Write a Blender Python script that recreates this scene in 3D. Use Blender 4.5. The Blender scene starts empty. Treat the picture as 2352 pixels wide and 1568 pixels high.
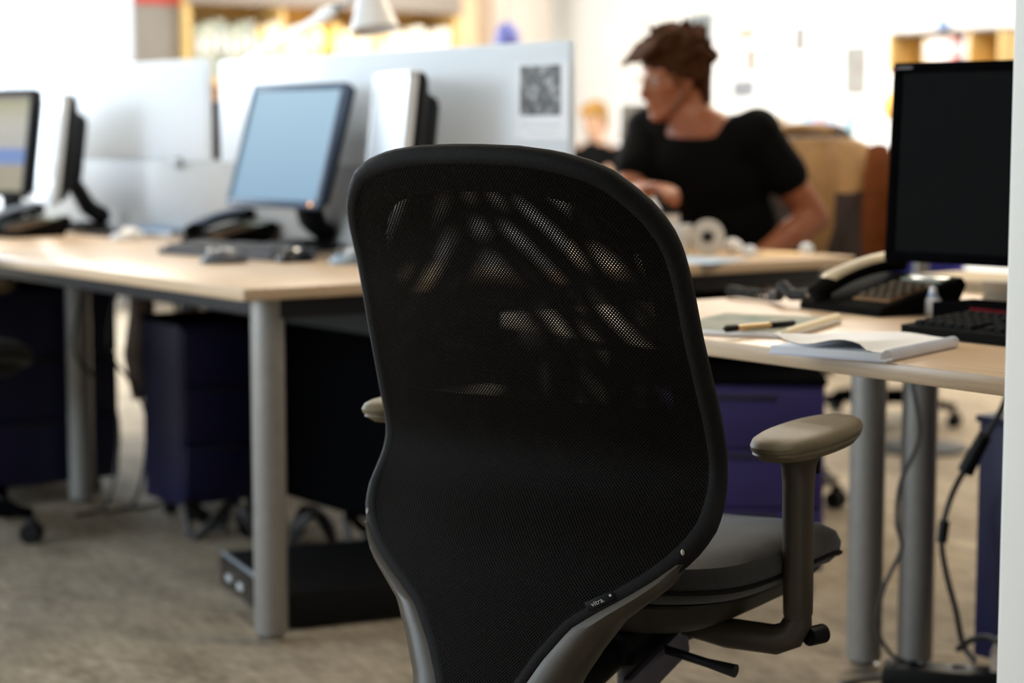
import bpy, bmesh, math, random
from mathutils import Vector, Matrix
random.seed(7)
SC = bpy.context.scene
COL = SC.collection
R = math.radians
PI = math.pi

# ------------------------------------------------------------------ camera
FPX, HOR, VPX, EYE = 4500.0, 300.0, -2150.0, 1.035
TILT = math.atan((784 - HOR) / FPX)
YAW = math.atan((1176 - VPX) * math.cos(TILT) / FPX)
FWD = Vector((math.sin(YAW) * math.cos(TILT), math.cos(YAW) * math.cos(TILT), -math.sin(TILT)))
RGT = Vector((math.cos(YAW), -math.sin(YAW), 0))
UPV = RGT.cross(FWD)
cam_d = bpy.data.cameras.new('camera')
cam = bpy.data.objects.new('camera', cam_d)
COL.objects.link(cam)
cam.location = (0, 0, EYE)
cam.rotation_euler = (PI / 2 - TILT, 0, -YAW)
cam_d.sensor_width = 36
cam_d.lens = 36 * FPX / 2352
cam_d.clip_start = 0.05
cam_d.dof.use_dof = True
cam_d.dof.focus_distance = 2.27
cam_d.dof.aperture_fstop = 3.4
SC.camera = cam
# ------------------------------------------------------------------ view, world, big lights
SC.view_settings.view_transform = 'Standard'
SC.view_settings.look = 'None'
SC.view_settings.gamma = 1
SC.view_settings.exposure = 0.5
SC.view_settings.use_curve_mapping = False
SC.cycles.use_denoising = True
SC.cycles.max_bounces = 8
SC.cycles.transparent_max_bounces = 12
SC.cycles.caustics_reflective = False
SC.cycles.caustics_refractive = False
world = bpy.data.worlds.new('sky')
SC.world = world
world.use_nodes = True
bg = world.node_tree.nodes['Background']
bg.inputs[0].default_value = (0.86, 0.94, 1.0, 1)
bg.inputs[1].default_value = 2.2

def area(name, loc, size, direction, power, color):
    d = bpy.data.lights.new(name, 'AREA')
    d.shape = 'RECTANGLE'; d.size, d.size_y = size
    d.energy = power; d.color = color
    o = bpy.data.objects.new(name, d)
    COL.objects.link(o)
    o.location = loc
    o.rotation_euler = Vector(direction).to_track_quat('-Z', 'Z').to_euler()
    return o
NEUT = (1.0, 0.95, 0.87)
COOL = (0.74, 0.88, 1.0)
WARM = (1.0, 0.86, 0.66)
# daylight just outside the windows (long glazed wall on the left, window at the end of the room)
area('daylight_side', (-3.25, 5.35, 1.75), (9.5, 1.9), (1, 0, -0.12), 760, COOL)
area('daylight_end', (2.6, 10.85, 1.9), (4.6, 1.9), (0, -1, -0.15), 330, COOL)

# ------------------------------------------------------------------ pixel helpers (a pixel gives a direction, a plane the distance)
CAMP = Vector((0, 0, EYE))
def ray(x, y):
    return FWD + RGT * ((x - 1176) / FPX) - UPV * ((y - 784) / FPX)
def at(x, y, z):
    d = ray(x, y); return CAMP + d * ((z - EYE) / d.z)
def atX(x, y, X):
    d = ray(x, y); return CAMP + d * (X / d.x)
def atY(x, y, Y):
    d = ray(x, y); return CAMP + d * (Y / d.y)
def atD(x, y, c):
    return CAMP + ray(x, y) * c

# ------------------------------------------------------------------ materials
MATS = {}
def lin(c):
    return tuple((v / 255 / 12.92) if v / 255 <= 0.04045 else ((v / 255 + 0.055) / 1.055) ** 2.4 for v in c)
def mat(name, col, rough=0.5, metal=0.0, var=0.12, scale=20.0, bump=0.0, bscale=None, spec=0.5, stretch=None, emit=0.0, coat=0.0, sheen=0.0):
    """procedural material: colour modulated by noise, optional fine bump"""
    if name in MATS: return MATS[name]
    m = bpy.data.materials.new(name); m.use_nodes = True
    nt = m.node_tree; N = nt.nodes; Lk = nt.links
    b = N['Principled BSDF']
    tc = N.new('ShaderNodeTexCoord'); mp = N.new('ShaderNodeMapping')
    Lk.new(tc.outputs['Object'], mp.inputs[0])
    if stretch: mp.inputs['Scale'].default_value = stretch
    nz = N.new('ShaderNodeTexNoise'); nz.inputs['Scale'].default_value = scale; nz.inputs['Detail'].default_value = 4
    Lk.new(mp.outputs[0], nz.inputs['Vector'])
    rp = N.new('ShaderNodeValToRGB')
    lo = [max(0, c * (1 - var)) for c in col]; hi = [min(1, c * (1 + var)) for c in col]
    rp.color_ramp.elements[0].position = 0.3; rp.color_ramp.elements[1].position = 0.7
    rp.color_ramp.elements[0].color = (*lo, 1); rp.color_ramp.elements[1].color = (*hi, 1)
    Lk.new(nz.outputs['Fac'], rp.inputs[0])
    Lk.new(rp.outputs[0], b.inputs['Base Color'])
    b.inputs['Roughness'].default_value = rough
    b.inputs['Metallic'].default_value = metal
    b.inputs['Specular IOR Level'].default_value = spec
    if coat: b.inputs['Coat Weight'].default_value = coat
    if sheen:
        b.inputs['Sheen Weight'].default_value = sheen
    if emit:
        Lk.new(rp.outputs[0], b.inputs['Emission Color']); b.inputs['Emission Strength'].default_value = emit
    if bump:
        n2 = N.new('ShaderNodeTexNoise'); n2.inputs['Scale'].default_value = bscale or scale * 6
        Lk.new(mp.outputs[0], n2.inputs['Vector'])
        bp = N.new('ShaderNodeBump'); bp.inputs['Strength'].default_value = bump; bp.inputs['Distance'].default_value = 0.002
        Lk.new(n2.outputs['Fac'], bp.inputs['Height']); Lk.new(bp.outputs[0], b.inputs['Normal'])
    MATS[name] = m
    return m

def mesh_fabric(name, pitch, rot, thr):
    """black knitted net: staggered holes let the background through"""
    m = bpy.data.materials.new(name); m.use_nodes = True
    nt = m.node_tree; N = nt.nodes; Lk = nt.links
    b = N['Principled BSDF']
    uv = N.new('ShaderNodeUVMap'); uv.uv_map = 'UVMap'
    mp = N.new('ShaderNodeMapping'); mp.inputs['Rotation'].default_value = (0, 0, rot)
    mp.inputs['Scale'].default_value = (2 * PI / pitch[0], 2 * PI / pitch[1], 1)
    vr = N.new('ShaderNodeVectorRotate'); vr.rotation_type = 'Z_AXIS'; vr.inputs['Angle'].default_value = rot
    mp.inputs['Rotation'].default_value = (0, 0, 0)
    Lk.new(uv.outputs[0], vr.inputs[0]); Lk.new(vr.outputs[0], mp.inputs[0])
    sp = N.new('ShaderNodeSeparateXYZ'); Lk.new(mp.outputs[0], sp.inputs[0])
    s1 = N.new('ShaderNodeMath'); s1.operation = 'SINE'; Lk.new(sp.outputs[0], s1.inputs[0])
    s2 = N.new('ShaderNodeMath'); s2.operation = 'SINE'; Lk.new(sp.outputs[1], s2.inputs[0])
    mu = N.new('ShaderNodeMath'); mu.operation = 'MULTIPLY'; Lk.new(s1.outputs[0], mu.inputs[0]); Lk.new(s2.outputs[0], mu.inputs[1])
    gt = N.new('ShaderNodeMath'); gt.operation = 'GREATER_THAN'; Lk.new(mu.outputs[0], gt.inputs[0]); gt.inputs[1].default_value = thr
    tr = N.new('ShaderNodeBsdfTransparent'); mx = N.new('ShaderNodeMixShader')
    Lk.new(gt.outputs[0], mx.inputs[0]); Lk.new(b.outputs[0], mx.inputs[1]); Lk.new(tr.outputs[0], mx.inputs[2])
    Lk.new(mx.outputs[0], N['Material Output'].inputs['Surface'])
    nz = N.new('ShaderNodeTexNoise'); nz.inputs['Scale'].default_value = 25; Lk.new(uv.outputs[0], nz.inputs['Vector'])
    rp = N.new('ShaderNodeValToRGB'); rp.color_ramp.elements[0].color = (0.0028, 0.0018, 0.0012, 1); rp.color_ramp.elements[1].color = (0.0062, 0.0040, 0.0027, 1)
    Lk.new(nz.outputs['Fac'], rp.inputs[0]); Lk.new(rp.outputs[0], b.inputs['Base Color'])
    bp = N.new('ShaderNodeBump'); bp.inputs['Strength'].default_value = 0.35; bp.inputs['Distance'].default_value = 0.001
    Lk.new(mu.outputs[0], bp.inputs['Height']); Lk.new(bp.outputs[0], b.inputs['Normal'])
    b.inputs['Roughness'].default_value = 0.6
    b.inputs['Specular IOR Level'].default_value = 0.07
    MATS[name] = m
    return m

def wood(name, dark, light, axis='Y', scale=1.0, rough=0.36):
    if name in MATS: return MATS[name]
    m = bpy.data.materials.new(name); m.use_nodes = True
    nt = m.node_tree; N = nt.nodes; Lk = nt.links
    b = N['Principled BSDF']
    tc = N.new('ShaderNodeTexCoord'); mp = N.new('ShaderNodeMapping')
    Lk.new(tc.outputs['Object'], mp.inputs[0])
    mp.inputs['Scale'].default_value = (18 * scale, 0.8 * scale, 40 * scale) if axis == 'Y' else (0.8 * scale, 18 * scale, 40 * scale)
    nz = N.new('ShaderNodeTexNoise'); nz.inputs['Scale'].default_value = 5; nz.inputs['Detail'].default_value = 8; nz.inputs['Roughness'].default_value = 0.65
    Lk.new(mp.outputs[0], nz.inputs['Vector'])
    rp = N.new('ShaderNodeValToRGB'); rp.color_ramp.elements[0].position = 0.32; rp.color_ramp.elements[1].position = 0.68
    rp.color_ramp.elements[0].color = (*dark, 1); rp.color_ramp.elements[1].color = (*light, 1)
    Lk.new(nz.outputs['Fac'], rp.inputs[0]); Lk.new(rp.outputs[0], b.inputs['Base Color'])
    bp = N.new('ShaderNodeBump'); bp.inputs['Strength'].default_value = 0.06; bp.inputs['Distance'].default_value = 0.001
    Lk.new(nz.outputs['Fac'], bp.inputs['Height']); Lk.new(bp.outputs[0], b.inputs['Normal'])
    b.inputs['Roughness'].default_value = rough
    MATS[name] = m
    return m

def glassy(name, tint, transp=0.85, rough=0.05):
    if name in MATS: return MATS[name]
    m = bpy.data.materials.new(name); m.use_nodes = True
    nt = m.node_tree; N = nt.nodes; Lk = nt.links
    b = N['Principled BSDF']; b.inputs['Base Color'].default_value = (*tint, 1); b.inputs['Roughness'].default_value = rough
    tc = N.new('ShaderNodeTexCoord'); nz = N.new('ShaderNodeTexNoise'); nz.inputs['Scale'].default_value = 3
    Lk.new(tc.outputs['Object'], nz.inputs['Vector'])
    mr = N.new('ShaderNodeMapRange'); mr.inputs['To Min'].default_value = transp - 0.03; mr.inputs['To Max'].default_value = transp + 0.03
    Lk.new(nz.outputs['Fac'], mr.inputs['Value'])
    tr = N.new('ShaderNodeBsdfTransparent'); mx = N.new('ShaderNodeMixShader')
    Lk.new(mr.outputs[0], mx.inputs[0]); Lk.new(b.outputs[0], mx.inputs[1]); Lk.new(tr.outputs[0], mx.inputs[2])
    Lk.new(mx.outputs[0], N['Material Output'].inputs['Surface'])
    MATS[name] = m
    return m

def screen_mat(name, stops, strength, vertical=True, rough=0.25):
    """a lit display; soft colour blocks of the picture it shows"""
    if name in MATS: return MATS[name]
    m = bpy.data.materials.new(name); m.use_nodes = True
    nt = m.node_tree; N = nt.nodes; Lk = nt.links
    b = N['Principled BSDF']; b.inputs['Base Color'].default_value = (0.02, 0.02, 0.022, 1); b.inputs['Roughness'].default_value = rough
    tc = N.new('ShaderNodeTexCoord'); sp = N.new('ShaderNodeSeparateXYZ'); Lk.new(tc.outputs['Generated'], sp.inputs[0])
    rp = N.new('ShaderNodeValToRGB'); cr = rp.color_ramp
    while len(cr.elements) < len(stops): cr.elements.new(0.5)
    for e, (p, c) in zip(cr.elements, stops): e.position = p; e.color = (*c, 1)
    Lk.new(sp.outputs[2 if vertical else 1], rp.inputs[0])
    Lk.new(rp.outputs[0], b.inputs['Emission Color']); b.inputs['Emission Strength'].default_value = strength
    MATS[name] = m
    return m

def print_mat(name, cols, scale=8.0, rough=0.6, detail=3, seed=0.0):
    """flat print: blotches of several colours"""
    if name in MATS: return MATS[name]
    m = bpy.data.materials.new(name); m.use_nodes = True
    nt = m.node_tree; N = nt.nodes; Lk = nt.links
    b = N['Principled BSDF']; b.inputs['Roughness'].default_value = rough
    tc = N.new('ShaderNodeTexCoord'); mp = N.new('ShaderNodeMapping'); mp.inputs['Location'].default_value = (seed, seed * 1.7, seed * 0.6)
    Lk.new(tc.outputs['Object'], mp.inputs[0])
    nz = N.new('ShaderNodeTexNoise'); nz.inputs['Scale'].default_value = scale; nz.inputs['Detail'].default_value = detail
    Lk.new(mp.outputs[0], nz.inputs['Vector'])
    rp = N.new('ShaderNodeValToRGB'); cr = rp.color_ramp; cr.interpolation = 'LINEAR'
    n = len(cols)
    while len(cr.elements) < n: cr.elements.new(0.5)
    for i, (e, c) in enumerate(zip(cr.elements, cols)): e.position = 0.32 + 0.36 * i / max(1, n - 1); e.color = (*c, 1)
    Lk.new(nz.outputs['Fac'], rp.inputs[0]); Lk.new(rp.outputs[0], b.inputs['Base Color'])
    MATS[name] = m
    return m

# ------------------------------------------------------------------ mesh building
class MB:
    def __init__(s): s.v = []; s.f = []
    def add(s, verts, faces, M=None):
        o = len(s.v)
        s.v += [tuple((M @ Vector(p)) if M is not None else p) for p in verts]
        s.f += [tuple(i + o for i in f) for f in faces]
        return s
    def box(s, c, size, bev=0.0, M=None, seg=2):
        x, y, z = [d / 2 for d in size]
        if bev <= 0:
            vs = [(c[0] + i * x, c[1] + j * y, c[2] + k * z) for i in (-1, 1) for j in (-1, 1) for k in (-1, 1)]
            fs = [(0, 1, 3, 2), (4, 6, 7, 5), (0, 4, 5, 1), (2, 3, 7, 6), (0, 2, 6, 4), (1, 5, 7, 3)]
            return s.add(vs, fs, M)
        bm = bmesh.new()
        bmesh.ops.create_cube(bm, size=1)
        bmesh.ops.scale(bm, vec=size, verts=bm.verts)
        bmesh.ops.bevel(bm, geom=list(bm.edges), offset=min(bev, min(size) * 0.49), segments=seg, profile=0.5, affect='EDGES')
        bmesh.ops.translate(bm, vec=c, verts=bm.verts)
        bm.verts.index_update()
        s.add([tuple(v.co) for v in bm.verts], [tuple(v.index for v in f.verts) for f in bm.faces], M)
        bm.free(); return s
    def loft(s, rings, closed=True, cap=True, M=None):
        n = len(rings[0]); vs = [p for r in rings for p in r]; fs = []
        for a in range(len(rings) - 1):
            for i in range(n if closed else n - 1):
                j = (i + 1) % n
                fs.append((a * n + i, a * n + j, (a + 1) * n + j, (a + 1) * n + i))
        if cap and closed:
            fs.append(tuple(range(n - 1, -1, -1))); fs.append(tuple((len(rings) - 1) * n + i for i in range(n)))
        return s.add(vs, fs, M)
    def tube(s, pts, rad, n=10, cap=True, M=None, flat=1.0, up=None):
        pts = [Vector(p) for p in pts]
        rads = rad if isinstance(rad, (list, tuple)) else [rad] * len(pts)
        rings = []; prev = None
        for i, p in enumerate(pts):
            if i == 0: t = pts[1] - p
            elif i == len(pts) - 1: t = p - pts[i - 1]
            else: t = (pts[i + 1] - p).normalized() + (p - pts[i - 1]).normalized()
            t = t.normalized()
            if prev is None:
                a = Vector(up) if up else (Vector((0, 0, 1)) if abs(t.z) < 0.9 else Vector((1, 0, 0)))
            else: a = prev
            a = (a - t * a.dot(t)).normalized(); bb = t.cross(a); prev = a
            rings.append([tuple(p + a * (math.cos(2 * PI * k / n) * rads[i]) + bb * (math.sin(2 * PI * k / n) * rads[i] * flat)) for k in range(n)])
        return s.loft(rings, True, cap, M)
    def lathe(s, prof, n=24, M=None):
        rings = [[(r * math.cos(2 * PI * k / n), r * math.sin(2 * PI * k / n), z) for k in range(n)] for r, z in prof]
        return s.loft(rings, True, True, M)
    def ell(s, c, r, M=None, nu=20, nv=12):
        rings = []
        for a in range(1, nv):
            th = PI * a / nv
            rings.append([(c[0] + r[0] * math.sin(th) * math.cos(2 * PI * k / nu), c[1] + r[1] * math.sin(th) * math.sin(2 * PI * k / nu), c[2] - r[2] * math.cos(th)) for k in range(nu)])
        o = len(s.v); s.loft(rings, True, False, M)
        b0 = len(s.v)
        for p in ((c[0], c[1], c[2] - r[2]), (c[0], c[1], c[2] + r[2])):
            s.v.append(tuple((M @ Vector(p)) if M is not None else p))
        for k in range(nu):
            s.f.append((b0, o + (k + 1) % nu, o + k)); e = o + (nv - 2) * nu
            s.f.append((b0 + 1, e + k, e + (k + 1) % nu))
        return s
    def caps(s, a, b, ra, rb, n=14):
        """tapered capsule"""
        a = Vector(a); b = Vector(b); t = (b - a)
        L = t.length; t = t.normalized() if L > 1e-6 else Vector((0, 0, 1))
        u = Vector((0, 0, 1)) if abs(t.z) < 0.9 else Vector((1, 0, 0))
        u = (u - t * u.dot(t)).normalized(); w = t.cross(u)
        rings = []
        for k in range(1, 5):
            th = PI / 2 * k / 4; rings.append((a - t * ra * math.cos(th), ra * math.sin(th)))
        for k in range(0, 4):
            th = PI / 2 * k / 4; rings.append((b + t * rb * math.sin(th), rb * math.cos(th)))
        o = len(s.v)
        s.loft([[tuple(c + u * (r * math.cos(2 * PI * k / n)) + w * (r * math.sin(2 * PI * k / n))) for k in range(n)] for c, r in rings], True, True)
        return s
    def prism(s, poly, z0, z1, M=None):
        n = len(poly)
        vs = [(p[0], p[1], z0) for p in poly] + [(p[0], p[1], z1) for p in poly]
        fs = [tuple(range(n - 1, -1, -1)), tuple(range(n, 2 * n))] + [(i, (i + 1) % n, n + (i + 1) % n, n + i) for i in range(n)]
        return s.add(vs, fs, M)
    def mesh(s, name, smooth=True, ang=40, uv=None):
        me = bpy.data.meshes.new(name); me.from_pydata(s.v, [], s.f)
        bm = bmesh.new(); bm.from_mesh(me); bmesh.ops.recalc_face_normals(bm, faces=bm.faces); bm.to_mesh(me); bm.free()
        if uv is not None:
            lay = me.uv_layers.new(name='UVMap')
            for lp in me.loops: lay.data[lp.index].uv = uv[lp.vertex_index]
        if smooth:
            me.polygons.foreach_set('use_smooth', [True] * len(me.polygons))
            me.set_sharp_from_angle(angle=R(ang))
        me.update(); return me

def tag(o, label=None, cat=None, group=None, kind=None):
    if label: o['label'] = label
    if cat: o['category'] = cat
    if group: o['group'] = group
    if kind: o['kind'] = kind
    return o
def thing(name, label, cat, loc=(0, 0, 0), rz=0.0, group=None):
    o = bpy.data.objects.new(name, None); o.empty_display_size = 0.05; COL.objects.link(o)
    o.location = loc; o.rotation_euler = (0, 0, rz)
    return tag(o, label, cat, group)
def part(name, me, m, parent=None, label=None, loc=None, rot=None):
    if isinstance(me, MB): me = me.mesh(name)
    o = bpy.data.objects.new(name, me); COL.objects.link(o)
    if m is not None and not me.materials: me.materials.append(m)
    if parent is not None: o.parent = parent
    if loc is not None: o.location = loc
    if rot is not None: o.rotation_euler = rot
    if label: o['label'] = label
    return o
def single(name, me, m, label, cat, loc=(0, 0, 0), rz=0.0, group=None, rot=None):
    o = part(name, me, m); o.location = loc; o.rotation_euler = rot if rot else (0, 0, rz)
    return tag(o, label, cat, group)
def struct(name, me, m, parent=None):
    o = part(name, me, m, parent)
    if parent is None: o['kind'] = 'structure'
    return o
def copy_tree(o, parent=None):
    c = o.copy(); COL.objects.link(c); c.parent = parent
    for ch in list(o.children): copy_tree(ch, c)
    return c
def text_mesh(body, size, extrude=0.0004, align='CENTER'):
    cu = bpy.data.curves.new('lettering', 'FONT'); cu.body = body; cu.size = size; cu.extrude = extrude; cu.align_x = align; cu.align_y = 'CENTER'
    cu.resolution_u = 3
    o = bpy.data.objects.new('tmp', cu); COL.objects.link(o)
    dg = bpy.context.evaluated_depsgraph_get()
    me = bpy.data.meshes.new_from_object(o.evaluated_get(dg))
    bpy.data.objects.remove(o); bpy.data.curves.remove(cu)
    return me
def remeshed(mb, name, voxel, smooth=4):
    """one continuous skin around overlapping pieces"""
    me = bpy.data.meshes.new('tmp'); me.from_pydata(mb.v, [], mb.f)
    bm = bmesh.new(); bm.from_mesh(me); bmesh.ops.recalc_face_normals(bm, faces=bm.faces); bm.to_mesh(me); bm.free()
    o = bpy.data.objects.new('tmp', me); COL.objects.link(o)
    r = o.modifiers.new('r', 'REMESH'); r.mode = 'VOXEL'; r.voxel_size = voxel; r.use_smooth_shade = True
    s_ = o.modifiers.new('s', 'SMOOTH'); s_.factor = 0.5; s_.iterations = smooth
    dg = bpy.context.evaluated_depsgraph_get()
    out = bpy.data.meshes.new_from_object(o.evaluated_get(dg)); out.name = name
    bpy.data.objects.remove(o)
    out.polygons.foreach_set('use_smooth', [True] * len(out.polygons))
    return out

# shared materials
M_oak = wood('oak_laminate', lin((190, 160, 128)), lin((216, 190, 158)), 'Y', 1.0, .33)
M_oakx = wood('oak_laminate_cross', lin((190, 160, 128)), lin((216, 190, 158)), 'X')
M_steel = mat('satin_steel', lin((150, 148, 144)), 0.42, 0.35, 0.06, 30)
M_chrome = mat('chrome', (0.75, 0.75, 0.77), 0.12, 1.0, 0.03, 10)
M_rail = mat('dark_steel', (0.02, 0.021, 0.024), 0.5, 0.3, 0.1, 20)
M_blackpl = mat('black_plastic', (0.0045, 0.0045, 0.005), 0.5, 0, 0.15, 60, 0.08, 500, spec=.2)
M_matte = mat('matte_black', (0.003, 0.003, 0.0035), 0.9, 0, 0.2, 40, spec=0.0)
M_blackgl = mat('black_gloss', (0.004, 0.004, 0.005), 0.18, 0, 0.1, 30)
M_greypl = mat('grey_brown_plastic', lin((64, 55, 43)), 0.42, 0, 0.06, 40, 0.12, 900)
M_armpad = mat('arm_pad_foam', lin((106, 94, 70)), 0.55, 0, 0.08, 60, 0.15, 700)
M_white = mat('white_plastic', (0.78, 0.78, 0.78), 0.35, 0, 0.03, 15)
M_paper = mat('paper', (0.82, 0.82, 0.84), 0.8, 0, 0.03, 8)
M_blue = mat('blue_lacquer', (0.024, 0.016, 0.105), 0.5, 0, 0.08, 12)
M_navy = mat('navy_lacquer', (0.004, 0.004, 0.040), 0.5, 0, 0.08, 12)
M_skin = mat('skin', lin((146, 86, 56)), 0.5, 0, 0.08, 30, 0.05, 300)
M_shirt = mat('black_cotton', (0.0022, 0.0022, 0.0026), 0.9, 0, 0.2, 80, 0.2, 600, spec=0.1)
M_cable = mat('black_cable', (0.008, 0.007, 0.006), 0.5, 0, 0.1, 40)
M_frost = mat('frosted_panel', (0.80, 0.85, 0.90), 0.30, 0, 0.02, 2)
_n = M_frost.node_tree; _t = _n.nodes.new('ShaderNodeBsdfTranslucent'); _t.inputs[0].default_value = (.83, .90, .98, 1); _m = _n.nodes.new('ShaderNodeMixShader'); _m.inputs[0].default_value = .5
_n.links.new(_n.nodes['Principled BSDF'].outputs[0], _m.inputs[1]); _n.links.new(_t.outputs[0], _m.inputs[2]); _n.links.new(_m.outputs[0], _n.nodes['Material Output'].inputs['Surface'])
M_wallw = mat('white_wall_paint', (0.86, 0.855, 0.84), 0.8, 0, 0.03, 2, 0.05, 200)
M_seat = mat('seat_fabric', (0.019, 0.016, 0.015), 0.85, 0, 0.2, 200, 0.5, 900, sheen=0.3)
M_rimfab = mat('rim_fabric', (0.0045, 0.0036, 0.003), 0.7, 0, 0.35, 400, 0.5, 900, spec=0.2)

# ================================================================== the room
RX0, RX1, RY0, RY1, RZ = -3.0, 8.2, -2.5, 10.6, 3.0
def carpet():
    m = bpy.data.materials.new('loop_carpet'); m.use_nodes = True
    nt = m.node_tree; N = nt.nodes; Lk = nt.links; b = N['Principled BSDF']
    tc = N.new('ShaderNodeTexCoord'); mp = N.new('ShaderNodeMapping'); mp.inputs['Scale'].default_value = (1.0, 0.35, 1); mp.inputs['Rotation'].default_value = (0, 0, 0.5)
    Lk.new(tc.outputs['Object'], mp.inputs[0])
    n1 = N.new('ShaderNodeTexNoise'); n1.inputs['Scale'].default_value = 55; n1.inputs['Detail'].default_value = 5; Lk.new(mp.outputs[0], n1.inputs['Vector'])
    n2 = N.new('ShaderNodeTexNoise'); n2.inputs['Scale'].default_value = 9; n2.inputs['Detail'].default_value = 3; Lk.new(mp.outputs[0], n2.inputs['Vector'])
    mx = N.new('ShaderNodeMix'); mx.data_type = 'FLOAT'; mx.inputs[0].default_value = 0.45
    Lk.new(n1.outputs['Fac'], mx.inputs[2]); Lk.new(n2.outputs['Fac'], mx.inputs[3])
    rp = N.new('ShaderNodeValToRGB'); rp.color_ramp.elements[0].position = 0.36; rp.color_ramp.elements[1].position = 0.64
    rp.color_ramp.elements[0].color = (*lin((116, 103, 86)), 1); rp.color_ramp.elements[1].color = (*lin((174, 160, 138)), 1)
    Lk.new(mx.outputs[0], rp.inputs[0]); Lk.new(rp.outputs[0], b.inputs['Base Color'])
    n3 = N.new('ShaderNodeTexNoise'); n3.inputs['Scale'].default_value = 350; Lk.new(tc.outputs['Object'], n3.inputs['Vector'])
    bp = N.new('ShaderNodeBump'); bp.inputs['Strength'].default_value = 0.5; bp.inputs['Distance'].default_value = 0.004
    Lk.new(n3.outputs['Fac'], bp.inputs['Height']); Lk.new(bp.outputs[0], b.inputs['Normal'])
    b.inputs['Roughness'].default_value = 0.9
    return m
struct('floor', MB().box(((RX0 + RX1) / 2, (RY0 + RY1) / 2, -0.05), (RX1 - RX0 + .4, RY1 - RY0 + .4, 0.1)), carpet())
M_ceil = mat('ceiling_paint', (0.55, 0.54, 0.52), 0.9, 0, 0.03, 3)
struct('ceiling', MB().box(((RX0 + RX1) / 2, (RY0 + RY1) / 2, RZ + 0.05), (RX1 - RX0 + .4, RY1 - RY0 + .4, 0.1)), M_ceil)
struct('wall_right', MB().box((RX1 + .075, (RY0 + RY1) / 2, RZ / 2), (.15, RY1 - RY0, RZ)), M_wallw)
M_wallg = mat('grey_wall_paint', (0.25, 0.235, 0.22), 0.85, 0, 0.05, 2)
struct('wall_near', MB().box(((RX0 + RX1) / 2, RY0 - .075, RZ / 2), (RX1 - RX0 + .3, .15, RZ)), M_wallg)
# left wall with the long window
wy0, wy1, wz0, wz1 = 0.6, 10.1, 0.8, 2.7
w = MB()
w.box((RX0 - .075, (RY0 + RY1) / 2, wz0 / 2), (.15, RY1 - RY0, wz0))
w.box((RX0 - .075, (RY0 + RY1) / 2, (wz1 + RZ) / 2), (.15, RY1 - RY0, RZ - wz1))
w.box((RX0 - .075, (RY0 + wy0) / 2, (wz0 + wz1) / 2), (.15, wy0 - RY0, wz1 - wz0))
w.box((RX0 - .075, (RY1 + wy1) / 2, (wz0 + wz1) / 2), (.15, RY1 - wy1, wz1 - wz0))
struct('wall_left', w, M_wallw)
M_alu = mat('window_aluminium', (0.7, 0.72, 0.74), 0.4, 0.3, 0.03, 10)
M_pane = glassy('window_glass', (0.9, 0.95, 1.0), 0.92)
fr = MB()
for z in (wz0 + .03, wz1 - .03): fr.box((RX0 - .05, (wy0 + wy1) / 2, z), (.06, wy1 - wy0, .06))
nw = 5
for i in range(nw + 1):
    fr.box((RX0 - .05, wy0 + .03 + (wy1 - wy0 - .06) * i / nw, (wz0 + wz1) / 2), (.06, .06, wz1 - wz0 - .12))
win = struct('window_1', fr, M_alu)
for i in range(nw):
    yy = wy0 + .03 + (wy1 - wy0 - .06) * (i + .5) / nw
    part('pane', MB().box((RX0 - .05, yy, (wz0 + wz1) / 2), (.008, (wy1 - wy0 - .06) / nw - .06, wz1 - wz0 - .12)), M_pane, win)
# end wall with window on the left
ex0, ex1, ez0, ez1 = 0.2, 5.0, 0.55, 2.8
w = MB()
w.box(((RX0 + ex0) / 2, RY1 + .075, RZ / 2), (ex0 - RX0, .15, RZ))
w.box(((RX1 + ex1) / 2, RY1 + .075, RZ / 2), (RX1 - ex1, .15, RZ))
w.box(((ex0 + ex1) / 2, RY1 + .075, ez0 / 2), (ex1 - ex0, .15, ez0))
w.box(((ex0 + ex1) / 2, RY1 + .075, (ez1 + RZ) / 2), (ex1 - ex0, .15, RZ - ez1))
struct('wall_far', w, M_wallw)
fr = MB()
for z in (ez0 + .03, ez1 - .03): fr.box(((ex0 + ex1) / 2, RY1 + .05, z), (ex1 - ex0, .06, .06))
ne = 5
for i in range(ne + 1):
    fr.box((ex0 + .03 + (ex1 - ex0 - .06) * i / ne, RY1 + .05, (ez0 + ez1) / 2), (.055, .06, ez1 - ez0 - .12))
win = struct('window_2', fr, M_alu)
for i in range(ne):
    xx = ex0 + .03 + (ex1 - ex0 - .06) * (i + .5) / ne
    part('pane', MB().box((xx, RY1 + .05, (ez0 + ez1) / 2), ((ex1 - ex0 - .06) / ne - .06, .008, ez1 - ez0 - .12)), M_pane, win)
struct('baseboard_far', MB().box(((ex1 + RX1) / 2, RY1 - .008, .05), (RX1 - ex1, .016, .1), .004), M_white)
struct('baseboard_right', MB().box((RX1 - .008, (RY0 + RY1) / 2, .05), (.016, RY1 - RY0, .1), .004), M_white)

# grey column beside the window, with a red notice at its top edge
M_colg = mat('grey_column_paint', lin((132, 128, 124)), 0.8, 0, 0.04, 3)
c0 = atY(305, 80, 10.3).x; c1 = atY(432, 80, 10.3).x
t = thing('column', 'grey square column at the right end of the bright window', 'column', ((c0 + c1) / 2, 10.43, 0))
part('shaft', MB().box((0, 0, 1.5), (c1 - c0, .26, 3.0), .006), M_colg, t)
M_red = mat('red_print', lin((190, 70, 62)), 0.6, 0, 0.06, 10)
zr = atY(360, 9, 10.3).z
single('red_notice', MB().box((0, 0, .15), (c1 - c0 - .02, .006, .30), .001), M_red, 'red notice fixed high on the grey column', 'notice', ((c0 + c1) / 2 - .0, 10.296, zr))
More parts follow.
